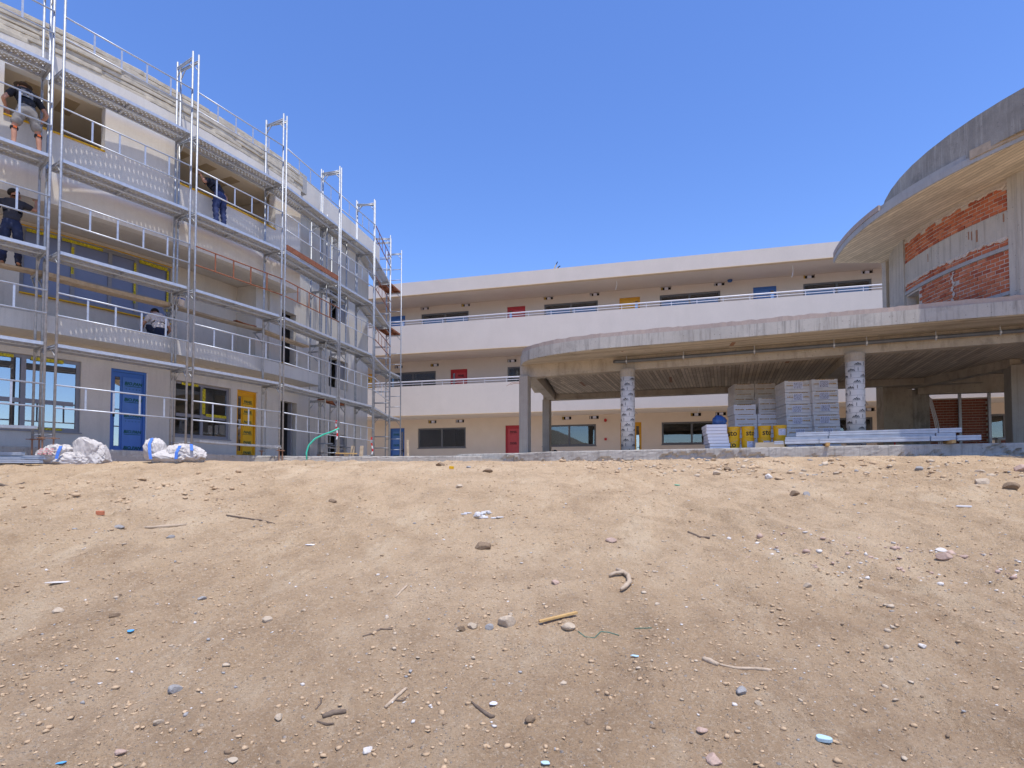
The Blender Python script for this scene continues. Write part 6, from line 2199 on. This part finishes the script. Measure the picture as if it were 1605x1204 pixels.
chip(-2.82, 4.38, 0.055, 0.05, 0.004, 0.3, "cyan_plastic", "bright blue plastic shard in the lower left dirt", "plastic shard", "plastic_shard")
chip(-2.28, 3.02, 0.05, 0.02, 0.004, 0.7, "cyan_plastic", "narrow blue plastic strip at the bottom left edge", "plastic shard", "plastic_shard")
chip(0.84, 4.05, 0.065, 0.03, 0.006, -0.2, "pale_cyan", "pale turquoise shard right of centre in the lower dirt", "plastic shard", "plastic_shard")
chip(0.17, 3.04, 0.055, 0.04, 0.006, 0.1, "pale_cyan", "pale blue shard at the bottom edge, middle", "plastic shard", "plastic_shard")
chip(1.69, 3.24, 0.10, 0.06, 0.022, -0.5, "pale_cyan", "rounded pale turquoise foam piece in the lower right dirt", "foam piece", "foam_piece")
chip(-1.44, 3.08, 0.06, 0.05, 0.006, 0.2, "cardboard", "small cream cardboard square at the bottom left", "cardboard", "cardboard_piece")
chip(-0.11, 3.49, 0.055, 0.045, 0.005, 0.5, "label_white", "white broken plastic chip in the lower middle", "plastic shard", "plastic_shard")
chip(-2.16, 6.38, 0.16, 0.06, 0.006, 0.05, "eps_white", "flat white strip left on the middle slope", "plastic strip", "plastic_strip", 0.03)
chip(5.80, 7.56, 0.22, 0.05, 0.02, -0.1, "gypsum_white", "narrow white board scrap on the right slope", "board scrap", "board_scrap", 0.05)
chip(-5.28, 7.54, 0.13, 0.07, 0.05, 0.1, "brick_clay_pale", "orange broken brick piece on the left slope", "brick piece", "brick_piece", 0.05)
chip(-4.0, 5.25, 0.26, 0.07, 0.008, 0.3, "stone_white", "long pale plaster streak at the left edge of the slope", "plaster scrap", "plaster_scrap", 0.0)
chip(-1.13, 10.95, 0.10, 0.07, 0.05, 0.3, "bucket_yellow", "small yellow plastic scrap against the kerb", "plastic scrap", "plastic_scrap")
chip(2.7, 9.6, 0.10, 0.06, 0.01, 0.2, "hose_green", "green plastic scrap below the round column", "plastic scrap", "plastic_scrap")
sp = empty("plaster_spill", (-0.41, 7.53, gz(-0.41, 7.53)), 0, "white dried plaster spill with a lump on the middle slope", "plaster")
rs_ = random.Random(4)
for k in range(15):
    x, y = rs_.gauss(0, 0.13), rs_.gauss(0.02, 0.10)
    o = MB().prism([(0.05 * rs_.uniform(0.5, 1.3) * math.cos(a), 0.04 * rs_.uniform(0.5, 1.3) * math.sin(a)) for a in [2 * math.pi * i / 8 for i in range(8)]], 0, 0.012).build(
        "plaster_flake", "gypsum_white", sp, (x, y, gz(-0.41 + x, 7.53 + y) - gz(-0.41, 7.53) + 0.004), rs_.uniform(0, 3))
inst("plaster_lump", rock_mesh(77, "gypsum_white"), sp, (-0.02, -0.14, 0.03), (0, 0, 0.4), (0.13, 0.10, 0.11))
tag(MB().beam((3.0, 14.6, gz(3.0, 14.6) + 0.03), (4.3, 14.1, gz(4.3, 14.1) + 0.03), 0.05, 0.03).build("lath", "fresh_timber"), "thin yellow lath on the dirt along the pavilion edge", "lath")


# ------------------------------------------------------------------ loose gravel and clods, too many to count
def gravel(name, mat, n, smin, smax, seed, label, zone=None, power=2.2):
    r = np.random.RandomState(seed)
    t = (1 + 5 ** 0.5) / 2
    ico = np.array([(-1, t, 0), (1, t, 0), (-1, -t, 0), (1, -t, 0), (0, -1, t), (0, 1, t), (0, -1, -t), (0, 1, -t), (t, 0, -1), (t, 0, 1), (-t, 0, -1), (-t, 0, 1)], float)
    ico /= np.linalg.norm(ico[0])
    faces = np.array([(0, 11, 5), (0, 5, 1), (0, 1, 7), (0, 7, 10), (0, 10, 11), (1, 5, 9), (5, 11, 4), (11, 10, 2), (10, 7, 6), (7, 1, 8), (3, 9, 4), (3, 4, 2), (3, 2, 6), (3, 6, 8), (3, 8, 9), (4, 9, 5), (2, 4, 11), (6, 2, 10), (8, 6, 7), (9, 8, 1)])
    if zone is None:
        y = 2.75 * (12.9 / 2.75) ** (r.rand(n * 2) ** 0.72)
        x = (r.rand(n * 2) * 2 - 1) * (0.95 * y + 0.6)
        dens = 0.35 + 0.9 * smooth01((fbm(x, y, 0.7, 3, seed) + 0.35) / 0.7)
        k = r.rand(n * 2) < dens
        x, y = x[k][:n], y[k][:n]
    else:
        x = zone[0] + (zone[1] - zone[0]) * r.rand(n)
        y = zone[2] + (zone[3] - zone[2]) * r.rand(n) + zone[4] * (x - zone[0])
    n = len(x)
    s = smin * (smax / smin) ** (r.rand(n) ** power)
    z = ground_h(x, y)
    V = ico[None] * (1 + 0.28 * r.randn(n, 12, 1)) * np.stack([r.uniform(0.7, 1.3, n), r.uniform(0.6, 1.1, n), r.uniform(0.35, 0.8, n)], -1)[:, None, :]
    a = r.rand(n) * 6.283
    c, q = np.cos(a)[:, None], np.sin(a)[:, None]
    V = np.stack([V[..., 0] * c - V[..., 1] * q, V[..., 0] * q + V[..., 1] * c, V[..., 2]], -1) * s[:, None, None] * 0.5
    V += np.stack([x, y, z + s * 0.10], -1)[:, None, :]
    Fc = (faces[None] + (np.arange(n) * 12)[:, None, None]).reshape(-1, 3)
    me = bpy.data.meshes.new(name)
    me.vertices.add(n * 12)
    me.vertices.foreach_set("co", V.ravel())
    me.loops.add(Fc.size)
    me.loops.foreach_set("vertex_index", Fc.ravel().astype(np.int32))
    me.polygons.add(len(Fc))
    me.polygons.foreach_set("loop_start", (np.arange(len(Fc)) * 3).astype(np.int32))
    me.update(calc_edges=True)
    me.materials.append(MATS[mat])
    o = bpy.data.objects.new(name, me)
    COL.objects.link(o)
    tag(o, label, kind="stuff")


simple("clod_earth", (0.59, 0.425, 0.265), (0.46, 0.322, 0.195), 14.0, 0.97, 0, 0.5, 60)
gravel("earth_clods", "clod_earth", 44000, 0.004, 0.040, 1, "crumbs and clods of sandy earth over the slope", None, 4.6)
gravel("pale_gravel", "stone_pale", 2600, 0.004, 0.050, 2, "pale gravel scattered over the dirt slope", None, 4.2)
gravel("white_chips", "stone_white", 2000, 0.004, 0.034, 3, "whitish stone chips scattered over the dirt slope", None, 3.4)
gravel("grey_gravel", "stone_grey", 1300, 0.004, 0.036, 4, "grey gravel scattered over the dirt slope", None, 4.0)
gravel("brown_gravel", "stone_brown", 3500, 0.004, 0.036, 5, "dark brown crumbs scattered over the dirt slope", None, 4.6)
gravel("rubble", "stone_pale", 420, 0.010, 0.13, 6, "band of pale rubble along the pavilion edge", (2.0, 11.0, 10.6, 13.0, -0.25), 2.8)
gravel("earthy_rubble", "clod_earth", 900, 0.010, 0.15, 10, "band of earth lumps along the pavilion edge", (1.0, 11.0, 10.4, 13.0, -0.2), 2.8)
gravel("dark_rubble", "stone_grey", 220, 0.010, 0.11, 7, "grey rubble along the pavilion edge", (2.0, 11.0, 10.6, 13.0, -0.25), 2.8)
gravel("slope_rubble", "stone_pink", 260, 0.01, 0.09, 8, "stony streak down the right slope", (2.4, 5.4, 6.0, 7.2, -0.45), 3.0)
gravel("slope_chips", "stone_white", 260, 0.01, 0.06, 11, "pale chips in the stony streak on the right slope", (2.2, 5.6, 5.9, 7.3, -0.45), 3.0)
gravel("left_clods", "clod_earth", 800, 0.010, 0.12, 9, "loose clods at the left side of the slope", (-9.5, -4.0, 7.2, 9.6, 0.18), 3.2)
